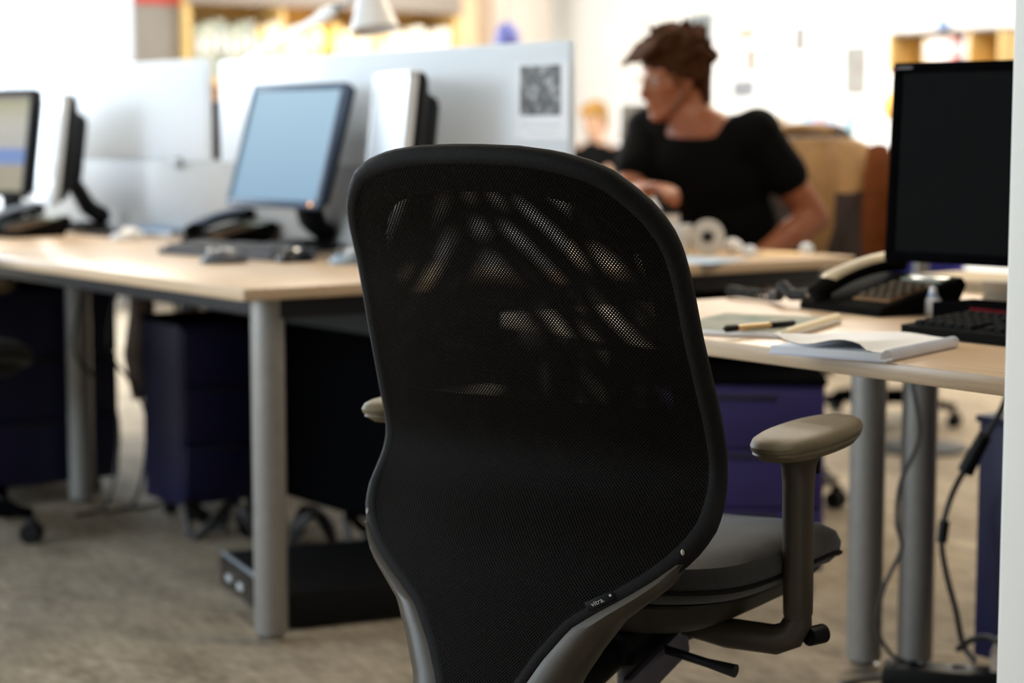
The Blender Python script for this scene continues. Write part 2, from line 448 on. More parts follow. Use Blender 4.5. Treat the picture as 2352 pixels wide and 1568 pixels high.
# pale column at the corner of the room
p0 = atY(1146, 80, 10.3).x; p1 = atY(1262, 80, 10.3).x
t = thing('column', 'pale pinkish square column by the corner of the white wall', 'column', ((p0 + p1) / 2, 10.43, 0))
part('shaft', MB().box((0, 0, 1.5), (p1 - p0, .26, 3.0), .006), mat('pale_column_paint', lin((214, 202, 192)), 0.8, 0, 0.03, 3), t)

# white pillar close to the camera on the right
pl = atD(2305, 784, 2.02)
t = thing('pillar', 'white floor-to-ceiling pillar at the right edge, nearest the camera', 'pillar', (pl.x + .08, pl.y - .08, 0))
part('shaft', MB().box((0, 0, 1.5), (.16, .16, 3.0), .006), mat('pillar_paint', (0.90, 0.86, 0.79), 0.7, 0, 0.02, 3), t)
part('plinth', MB().box((0, 0, .04), (.18, .18, .08), .004), M_white, t)

# ceiling lamps (the only artificial light of the room)
M_lampface = mat('lamp_diffuser', (1.0, 0.93, 0.80), 0.5, 0, 0.01, 4, emit=6.0)
def ceiling_lamp(x, y, power, label, col=WARM):
    t = thing('ceiling_lamp', label, 'ceiling lamp', (x, y, RZ), 0, 'flat ceiling lamps')
    h = MB().box((0, 0, -.03), (.34, 1.3, .06), .008)
    part('housing', h, M_white, t)
    part('diffuser', MB().box((0, 0, -.064), (.28, 1.22, .008), .002), M_lampface, t)
    d = bpy.data.lights.new('lamp_light', 'AREA'); d.shape = 'RECTANGLE'; d.size = .28; d.size_y = 1.22; d.energy = power; d.color = col
    o = bpy.data.objects.new('lamp_light', d); COL.objects.link(o); o.parent = t; o.location = (0, 0, -.075)
ceiling_lamp(3.15, 2.0, 20, 'flat ceiling lamp above the near right desk')
ceiling_lamp(3.3, 5.2, 30, 'flat ceiling lamp above the long double desk')
ceiling_lamp(5.6, 4.6, 60, 'flat ceiling lamp behind the brown jacket')
ceiling_lamp(6.6, 7.2, 56, 'flat ceiling lamp before the white picture wall', NEUT)
ceiling_lamp(6.4, 9.0, 42, 'flat ceiling lamp near the corner column', NEUT)
ceiling_lamp(3.6, 8.6, 40, 'flat ceiling lamp near the end window')

# lit shelf unit on the end wall
sx0 = atY(434, 80, 10.2).x; sx1 = atY(1062, 80, 10.2).x; zs = 1.34
M_ywood = wood('yellow_pine', lin((214, 176, 106)), lin((236, 204, 140)), 'X', 1.0, 0.5)
t = thing('shelf_unit', 'yellow pine shelf unit with grey header on the far wall', 'shelves', ((sx0 + sx1) / 2, 10.4, 0))
sw = sx1 - sx0
part('back_panel', MB().box((0, .17, 1.15), (sw, .02, 2.3)), M_ywood, t)
hz = atY(700, 17, 10.2).z
for z in (.08, .50, .92, zs - .02, hz + .07, 2.28): part('shelf_board', MB().box((0, 0, z), (sw - .06, .32, .03), .002), M_ywood, t)
for x in (-sw / 2 + .015, -sw / 6, sw / 6, sw / 2 - .015): part('upright', MB().box((x, 0, 1.15), (.03, .34, 2.3), .002), M_ywood, t)
part('header', MB().box((0, -.18, hz + .10), (sw, .03, .20), .003), mat('grey_header_paint', lin((150, 140, 132)), 0.7, 0, .03, 5), t)
lb = thing('shelf_lamp', 'warm tube lamp under the header of the pine shelf unit', 'lamp', ((sx0 + sx1) / 2, 10.27, hz + .03))
part('tube', MB().tube([(-sw / 2 + .1, 0, 0), (sw / 2 - .1, 0, 0)], .012), mat('warm_tube', (1, .78, .42), .5, 0, .01, 3, emit=.9), lb)
part('holder', MB().box((0, 0, .016), (sw - .1, .03, .012)), M_white, lb)
bcols = [lin(c) for c in ((170, 176, 160), (184, 188, 172), (150, 156, 146), (176, 180, 168), (232, 226, 206), (240, 238, 228), (236, 214, 168), (228, 196, 128), (244, 240, 226), (238, 228, 200))]
binder_mats = [mat('binder_card_%d' % i, c, 0.6, 0, 0.05, 10) for i, c in enumerate(bcols)]
names = ['sage', 'pale sage', 'dull green', 'grey green', 'cream', 'off white', 'sand', 'ochre', 'ivory', 'straw']
x = sx0 + .06; k = 0
pattern = [0, 1, 2, 3, 0, 2, 7, 9, 5, 5, 8, 7, None, None, 7, 9, 6, 9, 4, 7, 4, 8, 4, 5, 8, 5, 5]
bw = (sw - .12) / len(pattern)
nb = 0
ORD = 'first second third fourth fifth sixth seventh eighth ninth tenth eleventh twelfth thirteenth fourteenth fifteenth sixteenth seventeenth eighteenth nineteenth twentieth twenty-first twenty-second twenty-third twenty-fourth twenty-fifth twenty-sixth'.split()
for k, ci in enumerate(pattern):
    xx = sx0 + .06 + bw * (k + .5)
    if ci is None: continue
    hh = .30 + .02 * ((k * 7) % 3)
    tag_o = thing('binder', '', 'binder', (xx, 10.36, zs - .005), 0, 'binders on the lit pine shelf')
    place = ORD[nb]; nb += 1
    tag_o['label'] = '%s binder, %s from the left on the lit pine shelf' % (names[ci], place)
    part('cover', MB().box((0, 0, hh / 2), (bw * .86, .24, hh), .004), binder_mats[ci], tag_o)
    part('spine_label', MB().box((0, -.1215, hh * .62), (bw * .5, .002, hh * .3)), M_paper, tag_o)
# yellow globe lamp standing among the binders
gx = sx0 + .06 + bw * 13
t = thing('globe_lamp', 'glowing yellow globe lamp between binders on the pine shelf', 'lamp', (gx, 10.36, zs - .005))
part('foot', MB().lathe([(.05, 0), (.05, .012), (.012, .02), (.012, .14), (.03, .15)]), M_ywood, t)
part('globe', MB().ell((0, 0, .245), (.066, .066, .10)), mat('globe_glow', (1.0, .74, .32), .5, 0, .05, 6, emit=1.3), t)
# cream door strip between the shelf unit and the pale column
d0 = atY(1064, 80, 10.5).x; d1 = atY(1145, 80, 10.5).x
dd = struct('door_1', MB().box(((d0 + d1) / 2, 10.57, 1.1), (d1 - d0, .05, 2.2), .004), mat('cream_door_paint', lin((246, 224, 190)), 0.6, 0, 0.03, 4))
part('handle', MB().tube([((d1 - .07), 10.54, 1.03), ((d1 - .07), 10.50, 1.03), ((d1 - .15), 10.50, 1.03)], .008), M_chrome, dd)

# ================================================================== desks
def desk(name, label, x0, x1, y0, y1, legs, tray=None, top_bev=.003, rail_in=.10):
    """top, round steel legs with chrome feet, dark rails; origin at the floor under one corner"""
    t = thing(name, label, 'desk', (x0, y0, 0))
    W, D = x1 - x0, y1 - y0
    part('top', MB().box((W / 2, D / 2, .7175), (W, D, .025), top_bev), M_oak, t)
    for (lx, ly) in legs:
        l = part('leg', MB().lathe([(.032, .02), (.034, .025), (.034, .66), (.034, .704)], 28).mesh('leg'), M_steel, t, loc=(lx, ly, 0))
        part('foot', MB().lathe([(.024, 0), (.026, .004), (.026, .012), (.014, .016), (.014, .024)], 20), M_chrome, l)
    for yy in (.06, D - .06): part('cross_rail', MB().box((W / 2, yy, .682), (W - .16, .04, .04), .003), M_rail, t)
    for xx in (rail_in, W - .10):
        part('long_rail', MB().box((xx, D / 2, .684), (.04, D - .14, .04), .003), M_rail, t)
    if tray:
        tx, tw, tz = tray
        q = MB().box((tx, D / 2, tz), (tw, D - .4, .004)); q.box((tx - tw / 2, D / 2, tz + .03), (.004, D - .4, .06)); q.box((tx + tw / 2, D / 2, tz + .03), (.004, D - .4, .06))
        for yy in (.35, D - .35): q.box((tx, yy, (tz + .70) / 2 + .01), (.03, .004, .70 - tz), 0)
        part('cable_tray', q, M_rail, t)
    return t
LX0, LX1, LX2, LX3 = 1.823, 2.655, 2.675, 3.512
LY0 = 3.36
desk('desk', 'oak-topped desk with the grey-blue lit monitor and keyboard', LX0, LX1, LY0, LY0 + 1.62, [(.092, .072), (.76, .075), (.76, 1.55)], (.70, .16, .56))
desk('desk', 'oak-topped desk at the left edge carrying the colourful screen', LX0, LX1, LY0 + 1.63, LY0 + 3.25, [(.395, .045), (.76, .09), (.42, 1.55), (.76, 1.55)], (.70, .16, .56))
desk('desk', 'oak-topped desk at which the man in black sits', LX2, LX3, LY0, LY0 + 1.62, [(.075, .075), (.075, 1.55), (.76, .075), (.76, 1.55)], (.2, .16, .56))
desk('desk', 'oak-topped desk hidden behind the white panels, past the seated man', LX2, LX3, LY0 + 1.63, LY0 + 3.25, [(.075, .075), (.075, 1.55), (.76, .075), (.76, 1.55)], (.2, .16, .56))
NX0, NX1, NX2, NX3 = 1.930, 2.755, 2.775, 3.60
NY1 = 2.66; NY0 = NY1 - 1.62
desk('desk', 'near oak-topped desk with the telephone and spiral notebook', NX0, NX1, NY0, NY1, [(.075, .075), (.81, 1.54), (.76, .075)], None, rail_in=.36)
desk('desk', 'far half of the right double desk, behind the black monitor', NX2, NX3, NY0, NY1, [(.040, 1.478), (.075, .075), (.76, .075), (.76, 1.55)], None)
# black sheets added to darken the space under the desks
single('shade_panel', MB().box((0, 0, .36), (.72, .018, .58), .002), M_matte, 'black modesty panel under the near end of the man\'s desk', 'panel', ((LX2 + LX3) / 2 + .0, LY0 + .26, 0))
single('shade_panel', MB().box((0, 0, .36), (.018, 1.1, .62), .002), M_matte, 'added black shade sheet hanging under the middle of the left double desk', 'panel', (2.62, LY0 + .72, 0))

# partitions along the middle of the left double desk
def screen_panel(label, y0, y1, z0, z1):
    t = thing('screen_panel', label, 'partition', (2.665, y0, z0), 0, 'white desk screen panels')
    part('panel', MB().box((0, (y1 - y0) / 2, (z1 - z0) / 2), (.022, y1 - y0, z1 - z0), .006), M_frost, t)
    for yy in (.18, y1 - y0 - .18):
        part('clamp', MB().box((0, yy, -.005), (.034, .05, .03), .003), M_steel, t)
screen_panel('long white frosted screen panel with the pinned black-and-white photo', 3.405, 5.02, .945, 1.232)
screen_panel('white frosted screen panel left of the dark gap', 5.10, 6.62, .945, 1.242)
M_lowp = mat('pale_grey_metal', (0.50, 0.49, 0.475), 0.5, 0.0, 0.05, 4, spec=.3)
single('low_partition', MB().box((0, 1.6, .11), (.014, 3.2, .22), .003), M_lowp, 'pale grey low board running along the back of the desks', 'partition', (2.665, 3.42, .7305))

# pinned photograph: paper, picture, line of print
ph = atX(1242, 232, 2.652)
M_bw = print_mat('bw_photo_print', [(.03, .03, .03), (.16, .16, .16), (.05, .05, .05), (.45, .45, .45), (.10, .10, .10)], 34, .5, 4, 2.0)
t = thing('pinned_print', 'white sheet with a black-and-white photo pinned to the panel', 'print', (2.6525, ph.y, ph.z))
pw = abs(atX(1180, 232, 2.652).y - atX(1305, 232, 2.652).y); phh = atX(1242, 145, 2.652).z - atX(1242, 320, 2.652).z
part('sheet', MB().box((0, 0, 0), (.001, pw, phh)), M_paper, t)
y0, y1 = atX(1195, 200, 2.652).y - ph.y, atX(1288, 200, 2.652).y - ph.y
z1, z0 = atX(1242, 150, 2.652).z - ph.z, atX(1242, 265, 2.652).z - ph.z
part('picture', MB().box((-.001, (y0 + y1) / 2, (z0 + z1) / 2), (.001, abs(y1 - y0), z1 - z0)), M_bw, t)
for i in range(2):
    part('caption_line', MB().box((-.0009, 0, z0 - .022 - .016 * i), (.0008, pw * (.7 - .15 * i), .003)), mat('caption_grey', (.6, .58, .58), .8, 0, .1, 50), t)
# something dark standing behind the gap of the panels
g0 = atX(497, 290, 3.05)
t = thing('tower_speaker', 'black upright loudspeaker glimpsed through the gap between panels', 'speaker', (3.05, g0.y, .7301))
part('cabinet', MB().box((0, 0, .20), (.14, .15, .40), .01), M_blackpl, t)
part('grille', MB().box((-.072, 0, .2), (.006, .12, .34), .002), M_blackgl, t)

# ================================================================== office chair (mesh back)
PT = [(.34, -.382), (.38, -.368), (.42, -.355), (.46, -.343), (.50, -.331), (.52, -.322), (.54, -.312), (.56, -.297), (.58, -.281), (.60, -.265), (.62, -.254), (.64, -.249), (.66, -.250), (.70, -.262), (.74, -.276), (.80, -.297), (.86, -.315), (.90, -.331), (.92, -.342), (.94, -.356), (.96, -.369), (.98, -.381), (1.01, -.395)]
WT = [(.345, .055), (.38, .065), (.42, .088), (.46, .118), (.48, .146), (.50, .178), (.52, .207), (.54, .230), (.56, .245), (.58, .252), (.60, .251), (.64, .247), (.70, .246), (.76, .242), (.80, .239), (.86, .236), (.90, .233), (.92, .229), (.944, .219), (.963, .203), (.981, .183), (.991, .160), (1.000, .125), (1.0055, .078), (1.008, .0)]
def lerp(T, z):
    if z <= T[0][0]: return T[0][1]
    for (a, va), (b, vb) in zip(T, T[1:]):
        if z <= b: return va + (vb - va) * (z - a) / (b - a)
    return T[-1][1]
def pz(z): return sum(lerp(PT, z + d) for d in (-.014, -.007, 0, .007, .014)) / 5
def bx_(y, z): return pz(z) + .5 * y * y
ZROWS = [.345 + (.98 - .345) * i / 60 for i in range(61)] + [.985, .99, .9945, .998, 1.001, 1.0035, 1.0055, 1.007]
M_netA = mesh_fabric('black_net_rear', (.0043, .0043), 0.0, .50)
M_netB = mesh_fabric('black_net_front', (.00447, .00455), 0.03, .50)

def office_chair(label, loc, az, detailed=True, basem=None, netA=None, netB=None, rim=None, seatm=None):
    M_netA_, M_netB_, M_rimfab_, M_seat_ = netA or M_netA, netB or M_netB, rim or M_rimfab, seatm or M_seat
    t = thing('office_chair', label, 'chair', loc, az)
    # --- rear and front net panels
    def net(off, inset, zlo, warp=0.0):
        vs, uvs, fs = [], [], []
        ns = 28; rows = [z for z in ZROWS if z >= zlo]
        for z in rows:
            w_ = max(.004, lerp(WT, z) - inset)
            for i in range(ns + 1):
                y = w_ * (-1 + 2 * i / ns)
                vs.append((bx_(y, z) + off, y, z)); uvs.append((y + .5 + warp * math.sin(13 * y + 9 * z), z + warp * .8 * math.sin(15 * y - 7 * z + 1)))
        for a in range(len(rows) - 1):
            for i in range(ns):
                fs.append((a * (ns + 1) + i, a * (ns + 1) + i + 1, (a + 1) * (ns + 1) + i + 1, (a + 1) * (ns + 1) + i))
        mb = MB(); mb.v = vs; mb.f = fs
        return mb.mesh('net', True, 80, uvs)
    part('rear_net', net(0.001, .010, .345), M_netA_, t, 'black knitted net stretched over the back')
    part('front_net', net(0.026, .012, .43, .0045), M_netB_, t)
    # --- padded rim
    side = [(max(0, lerp(WT, z) - .0125), z) for z in ZROWS if z >= .345]
    path = [(bx_(y, z) + .0135, y, z) for y, z in side if y > .01]
    path += [(bx_(-y, z) + .0135, -y, z) for y, z in reversed(side) if y > .01]
    part('back_rim', MB().tube(path, .0135, 12), M_rimfab_, t)
    # --- flat frame band behind the rim
    vs, fs = [], []
    sd = [(y_, z_) for y_, z_ in side if z_ >= .66]
    full = [(y_, z_) for y_, z_ in sd] + [(-y_, z_) for y_, z_ in reversed(sd)]
    for y_, z_ in full:
        iy = y_ * (1 - .036 / .24); iz = .80 + (z_ - .80) * (1 - (.040 / .2 if z_ > .80 else 0))
        for dx in (.006, .020):
            vs.append((bx_(y_, z_) + dx, y_, z_)); vs.append((bx_(iy, iz) + dx, iy, iz))
    for i in range(len(full) - 1):
        a, b = 4 * i, 4 * i + 4
        fs += [(a, a + 1, b + 1, b), (a + 2, b + 2, b + 3, a + 3), (a + 1, a + 3, b + 3, b + 1), (a, b, b + 2, a + 2)]
    fm = MB(); fm.v = vs; fm.f = fs
    part('back_frame', fm, M_blackpl, t)
    # --- lumbar pad between the nets
    lp = MB(); rings = []
    for i in range(15):
        z = .352 + .358 * i / 14
        w_ = max(.03, lerp(WT, z) - .02) * (1 if 0 < i < 14 else .9)
        th = .009 if 0 < i < 14 else .004
        ring = []
        for kx in range(24):
            a = 2 * PI * kx / 24
            y = w_ * math.copysign(abs(math.cos(a)) ** .5, math.cos(a)); ring.append((bx_(y, z) + .0135 + th * math.copysign(abs(math.sin(a)) ** .5, math.sin(a)), y, z))
        rings.append(ring)
    part('lumbar_pad', lp.loft(rings), M_matte, t)
    # --- plastic yoke carrying the back
    DT = [(.33, .050), (.40, .048), (.44, .044), (.48, .036), (.51, .026), (.535, .010), (.55, .004)]
    for s in (1, -1):
        rings = []
        for i in range(23):
            z = .325 + .215 * i / 22
            w_ = lerp(WT, z) - .006; d = lerp(DT, z); x = pz(z) + .5 * w_ * w_; q = 1.0 if z < .46 else max(.25, 1 - (z - .46) / .1)
            prof = [(.006, -.010), (.000, .10 * d), (.000, .45 * d), (.008, .80 * d), (.022, d), (.05 * q + .01, .95 * d), (.10 * q + .01, .55 * d), (.105 * q + .01, .30 * d), (.05 * q + .01, .40 * d), (.022, .15 * d), (.016, -.010)]
            rings.append([(x + px, s * (w_ + py), z) for px, py in prof])
        part('yoke_arm', MB().loft(rings), M_greypl, t, 'grey-brown plastic arm of the back support')
    yk = MB().box((pz(.34) + .055, 0, .335), (.11, .19, .045), .015)
    part('yoke_foot', yk, M_greypl, t)
    part('yoke_spine', MB().tube([(pz(.34) + .06, 0, .335), (-.22, 0, .335), (-.10, 0, .37), (0, 0, .385)], [.034, .034, .036, .036], 14, flat=1.5), M_blackpl, t)
    # --- seat
    def seat_ring(z, gx, gy, n=48, sh=0):
        r = []
        for kx in range(n):
            a = 2 * PI * kx / n
            cx_ = math.copysign(abs(math.cos(a)) ** .55, math.cos(a)); cy = math.copysign(abs(math.sin(a)) ** .55, math.sin(a))
            xx = .015 + gx * cx_; yy = gy * cy
            wf = max(0, (xx - .10) / .14)                        # waterfall front edge
            wb = max(0, (-xx - .10) / .14)
            r.append((xx, yy, z - .030 * wf * wf + .012 * wb * wb + .010 * (abs(yy) / .23) ** 2 + sh))
        return r
    part('seat_cushion', MB().loft([seat_ring(.452, .205, .20), seat_ring(.456, .228, .225), seat_ring(.470, .240, .237), seat_ring(.486, .242, .239), seat_ring(.500, .236, .232), seat_ring(.510, .215, .212), seat_ring(.513, .17, .165), seat_ring(.512, .08, .08)]), M_seat_, t)
    part('seat_piping', MB().tube([Vector(p) for p in seat_ring(.471, .2415, .2385)] + [Vector(seat_ring(.471, .2415, .2385)[0])], .003, 6, False), M_rimfab_, t)
    part('seat_shell', MB().loft([seat_ring(.398, .10, .11), seat_ring(.405, .15, .155), seat_ring(.425, .195, .195), seat_ring(.448, .218, .214), seat_ring(.452, .217, .213)]), mat('dark_olive_shell', lin((42, 36, 26)), .5, 0, .06, 40, .1, 900, spec=.3), t)
    # --- arms
    for s in (1, -1):
        yA = .318 if (s > 0 and detailed) else .252; aA = -R(9) if (s > 0 and detailed) else s * -R(4)
        rings = []
        for (z, kx_, ky) in ((-.016, .55, .50), (-.014, .86, .84), (-.006, .965, .96), (-.0045, .955, .95), (-.003, .955, .95), (-.0015, .985, .98), (.004, 1, 1), (.010, .97, .95), (.014, .90, .83), (.016, .80, .68), (.0165, .4, .3)):
            rings.append([(.140 * kx_ * math.copysign(abs(math.cos(2 * PI * i / 40)) ** .8, math.cos(2 * PI * i / 40)), .046 * ky * math.copysign(abs(math.sin(2 * PI * i / 40)) ** .85, math.sin(2 * PI * i / 40)), z) for i in range(40)])
        pad = part('arm_pad', MB().loft(rings), M_armpad, t, 'olive-grey soft arm pad', loc=(.004, s * yA, .652), rot=(0, 0, aA))
        rings = []
        for z, rx, ry, dx in ((.428, .022, .016, .004), (.432, .0235, .0175, .004), (.50, .0245, .018, .002), (.56, .025, .0185, 0), (.60, .026, .019, 0), (.620, .029, .020, 0), (.632, .040, .024, 0), (.638, .060, .030, .004)):
            rings.append([(dx - .022 + rx * math.cos(2 * PI * i / 28), s * yA + ry * math.sin(2 * PI * i / 28), z) for i in range(28)])
        part('arm_post', MB().loft(rings), M_greypl, t)
        part('arm_bracket', MB().tube([(-.018, s * yA, .45), (-.018, s * yA, .422), (-.022, s * (yA - .008), .404), (-.026, s * (yA - .027), .396), (-.03, s * .16, .396), (-.03, s * .10, .402)], [.0165, .0185, .0195, .0195, .0195, .018], 14), M_greypl, t)
        part('arm_knob', MB().tube([(-.012, s * (yA + .012), .402), (.014, s * (yA + .020), .402)], [.012, .0125], 16), M_blackpl, t)
        part('arm_lever', MB().box((.022, s * yA, .617), (.010, .016, .026), .003), M_blackpl, t)
    # --- mechanism, column, base
    part('mechanism', MB().box((-.01, 0, .375), (.22, .13, .055), .02), M_blackpl, t)
    for s in (1, -1):
        part('mechanism_strut', MB().box((0, 0, 0), (.15, .016, .042), .005, Matrix.Translation((-.075, s * .082, .352)) @ Matrix.Rotation(R(-16), 4, 'Y')), mat('violet_grey_metal', lin((96, 92, 104)), .5, .3, .05, 30), t)
    part('tilt_lever', MB().tube([(-.06, -.07, .372), (-.075, -.155, .366), (-.076, -.195, .362)], [.006, .006, .009], 10), M_rail, t)
    part('gas_column', MB().lathe([(.028, .10), (.028, .24), (.019, .245), (.019, .36)], 20), M_rail, t)
    hub = MB().lathe([(.045, .07), (.05, .09), (.045, .125), (.03, .13)], 24)
    part('base_hub', hub, (basem or M_steel), t)
    for i in range(5):
        a = 2 * PI * i / 5 + .3
        Mx = Matrix.Rotation(a, 4, 'Z')
        part('base_leg', MB().tube([(.03, 0, .10), (.16, 0, .095), (.30, 0, .075)], [.026, .021, .015], 10, M=Mx), (basem or M_steel), t)
        c = part('caster', MB().tube([(.30, -.022, .0255), (.30, -.008, .0255)], .0255, 16, M=Mx).tube([(.30, .008, .0255), (.30, .022, .0255)], .0255, 16, M=Mx).box((.30, 0, .045), (.03, .016, .04), .004, M=Mx), M_blackpl, t)
    if detailed:
        # woven maker's tag sewn on the edge of the net
        z0_, z1_ = .487, .503
        a = Vector((bx_(-.132, z0_) - .002, -.131, z0_)); b = Vector((bx_(-.157, z1_) - .002, -.160, z1_))
        ux = (b - a).normalized(); nn = Vector((-1, -.25, .1)); nn = (nn - ux * nn.dot(ux)).normalized(); vv = nn.cross(ux)
        Mt = Matrix.Translation((a + b) / 2) @ Matrix((ux, vv, nn)).transposed().to_4x4()
        tg = part('maker_tag', MB().box((0, 0, 0), ((b - a).length + .002, .011, .0012), .0003, Mt), M_blackpl, t)
        tm = text_mesh('vitra.', .0085, .0001); tm.transform(Mt @ Matrix.Translation((-.003, 0, .0008)))
        part('tag_lettering', tm, mat('tag_thread', (.62, .58, .52), .8, 0, .05, 200), tg)
        dm = MB().tube([(0, 0, 0), (0, 0, .0004)], .0016, 12, M=Mt @ Matrix.Translation(((b - a).length / 2 - .003, .001, .0006)))
        part('tag_mark', dm, MATS['tag_thread'], tg)
        for (y, z) in ((.228, .552), (-.228, .553)):
            part('rim_button', MB().ell((bx_(y, z) - .0015, y, z), (.002, .0025, .0045)), mat('button_ivory', (.4, .33, .26), .4, 0, .05, 100), t)
        part('rim_seam', MB().box((bx_(0, 1.0) + .006, .004, 1.0065), (.012, .014, .003), .001), mat('seam_thread', (.05, .035, .03), .8, 0, .1, 200), t)
    return t
CH_AZ = R(20)
office_chair('large black mesh-backed office chair in sharp focus in the foreground', (1.65, 1.975, 0), CH_AZ)

# ================================================================== desk equipment
def facing(az): return az          # local -y... all equipment is modelled with its front towards local -x
def monitor(label, loc, az, w, h, zb, tilt, scr, bez, back, stand='foot', base_r=.12, glow=False):
    """flat screen; local +x is the way the picture looks; loc = centre of its foot"""
    t = thing('monitor', label, 'monitor', loc, az)
    T = Matrix.Translation((0, 0, zb)) @ Matrix.Rotation(-tilt, 4, 'Y')
    bw = .018
    fr = MB()
    fr.box((.012, 0, bw / 2), (.024, w, bw), .004, T); fr.box((.012, 0, h - bw / 2), (.024, w, bw), .004, T)
    fr.box((.012, w / 2 - bw / 2, h / 2), (.024, bw, h - .006), .004, T); fr.box((.012, -w / 2 + bw / 2, h / 2), (.024, bw, h - .006), .004, T)
    f = part('bezel', fr, bez, t)
    part('screen', MB().box((.017, 0, h / 2), (.006, w - 2 * bw + .004, h - 2 * bw + .004), 0, T), scr, t)
    part('power_button', MB().tube([(.024, w / 2 - .03, bw / 2), (.0255, w / 2 - .03, bw / 2)], .006 if glow else .004, 10, M=T), mat('button_glow', (1.0, .45, .15), .4, 0, .02, 10, emit=.9) if glow else M_rail, f)
    rings = []
    for x, k in ((.004, .99), (-.016, .97), (-.028, .88), (-.038, .70), (-.066, .62), (-.076, .52)):
        rings.append([(x, y * w / 2 * k, h * .52 + zz * h / 2 * (k * .97)) for y, zz in ((-1, -.96), (-.96, -1), (.96, -1), (1, -.96), (1, .96), (.96, 1), (-.96, 1), (-1, .96))])
    part('back_shell', MB().loft(rings, M=T), back, t)
    if stand == 'foot':
        part('neck', MB().tube([(-.075, 0, .012), (-.08, 0, zb * .7), (-.06, 0, zb + h * .30), (-.045, 0, zb + h * .36)], [.03, .028, .026, .024], 12, flat=1.5), back, t)
        part('base', MB().lathe([(base_r, 0), (base_r, .006), (base_r * .85, .014), (.04, .02)], 36), back, t)
    else:  # curved arm from a disc behind
        part('neck', MB().tube([(-.05, 0, zb + h * .30), (-.085, 0, zb + .05), (-.12, -.01, .07), (-.15, -.02, .050), (-.17, -.03, .046)], [.022, .026, .028, .028, .025], 12, flat=1.7), back, t)
        part('base', MB().lathe([(base_r, 0), (base_r, .008), (base_r * .8, .018), (.05, .024)], 36, M=Matrix.Translation((-.09, -.02, 0))), back, t)
    return t
M_scrblue = screen_mat('lit_blue_screen', [(0, lin((138, 176, 204))), (1, lin((176, 210, 232)))], 0.62)
M_scrpale = screen_mat('pale_screen_glow', [(0, lin((176, 190, 204))), (1, lin((222, 232, 240)))], 0.45)  # glow stands in for the reflection on the edge-on screen
M_scrdark = mat('dark_screen', (0.0028, 0.0028, 0.0028), 0.6, 0, .1, 10, spec=.04)
M_scrpic = screen_mat('lit_desktop_picture', [(0, lin((156, 148, 120))), (.26, lin((164, 150, 128))), (.30, lin((108, 138, 190))), (.42, lin((104, 134, 200))), (.46, lin((178, 176, 170))), (.7, lin((190, 186, 172))), (.9, lin((176, 172, 136))), (1, lin((96, 84, 96)))], 0.62)
M_bluegrey = mat('blue_grey_plastic', lin((70, 86, 110)), .4, 0, .05, 20)
M_silver = mat('silver_plastic', (0.72, 0.74, 0.76), .35, .1, .03, 20)
m1 = atD(678, 330, 5.03)                                    # middle of the lit screen
m1b = Vector((2.50, 4.45, .73))
def place_mon(px, py, depth): p = atD(px, py, depth); return (p.x, p.y, .7305)
p = atD(620, 484, 4.98)
monitor('monitor with grey-blue lit screen beside the keyboard', (p.x + .02, p.y, .7305), R(186), .40, .325, p.z - .73 + .005, R(17), M_scrblue, M_bluegrey, M_blackpl, 'arm', .11, True)
p = atD(892, 482, 4.60)
monitor('silver-fronted monitor seen edge-on just above the chair back', (p.x, p.y + .0, .7305), R(160), .37, .315, p.z - .73 + .005, R(6), M_scrpale, M_silver, M_blackpl, 'foot', .11)
p = atD(-22, 452, 6.05)
monitor('monitor with a colourful picture, cut by the left edge', (p.x, p.y, .7305), R(192), .42, .33, p.z - .73 + .0, R(8), M_scrpic, M_blackpl, M_blackpl, 'foot', .11)
p = atD(112, 462, 6.0)
monitor('silver-fronted monitor with black back near the left edge', (p.x, p.y, .7305), R(166), .37, .335, p.z - .73 - .01, R(7), M_scrpale, M_silver, M_blackpl, 'arm', .11)

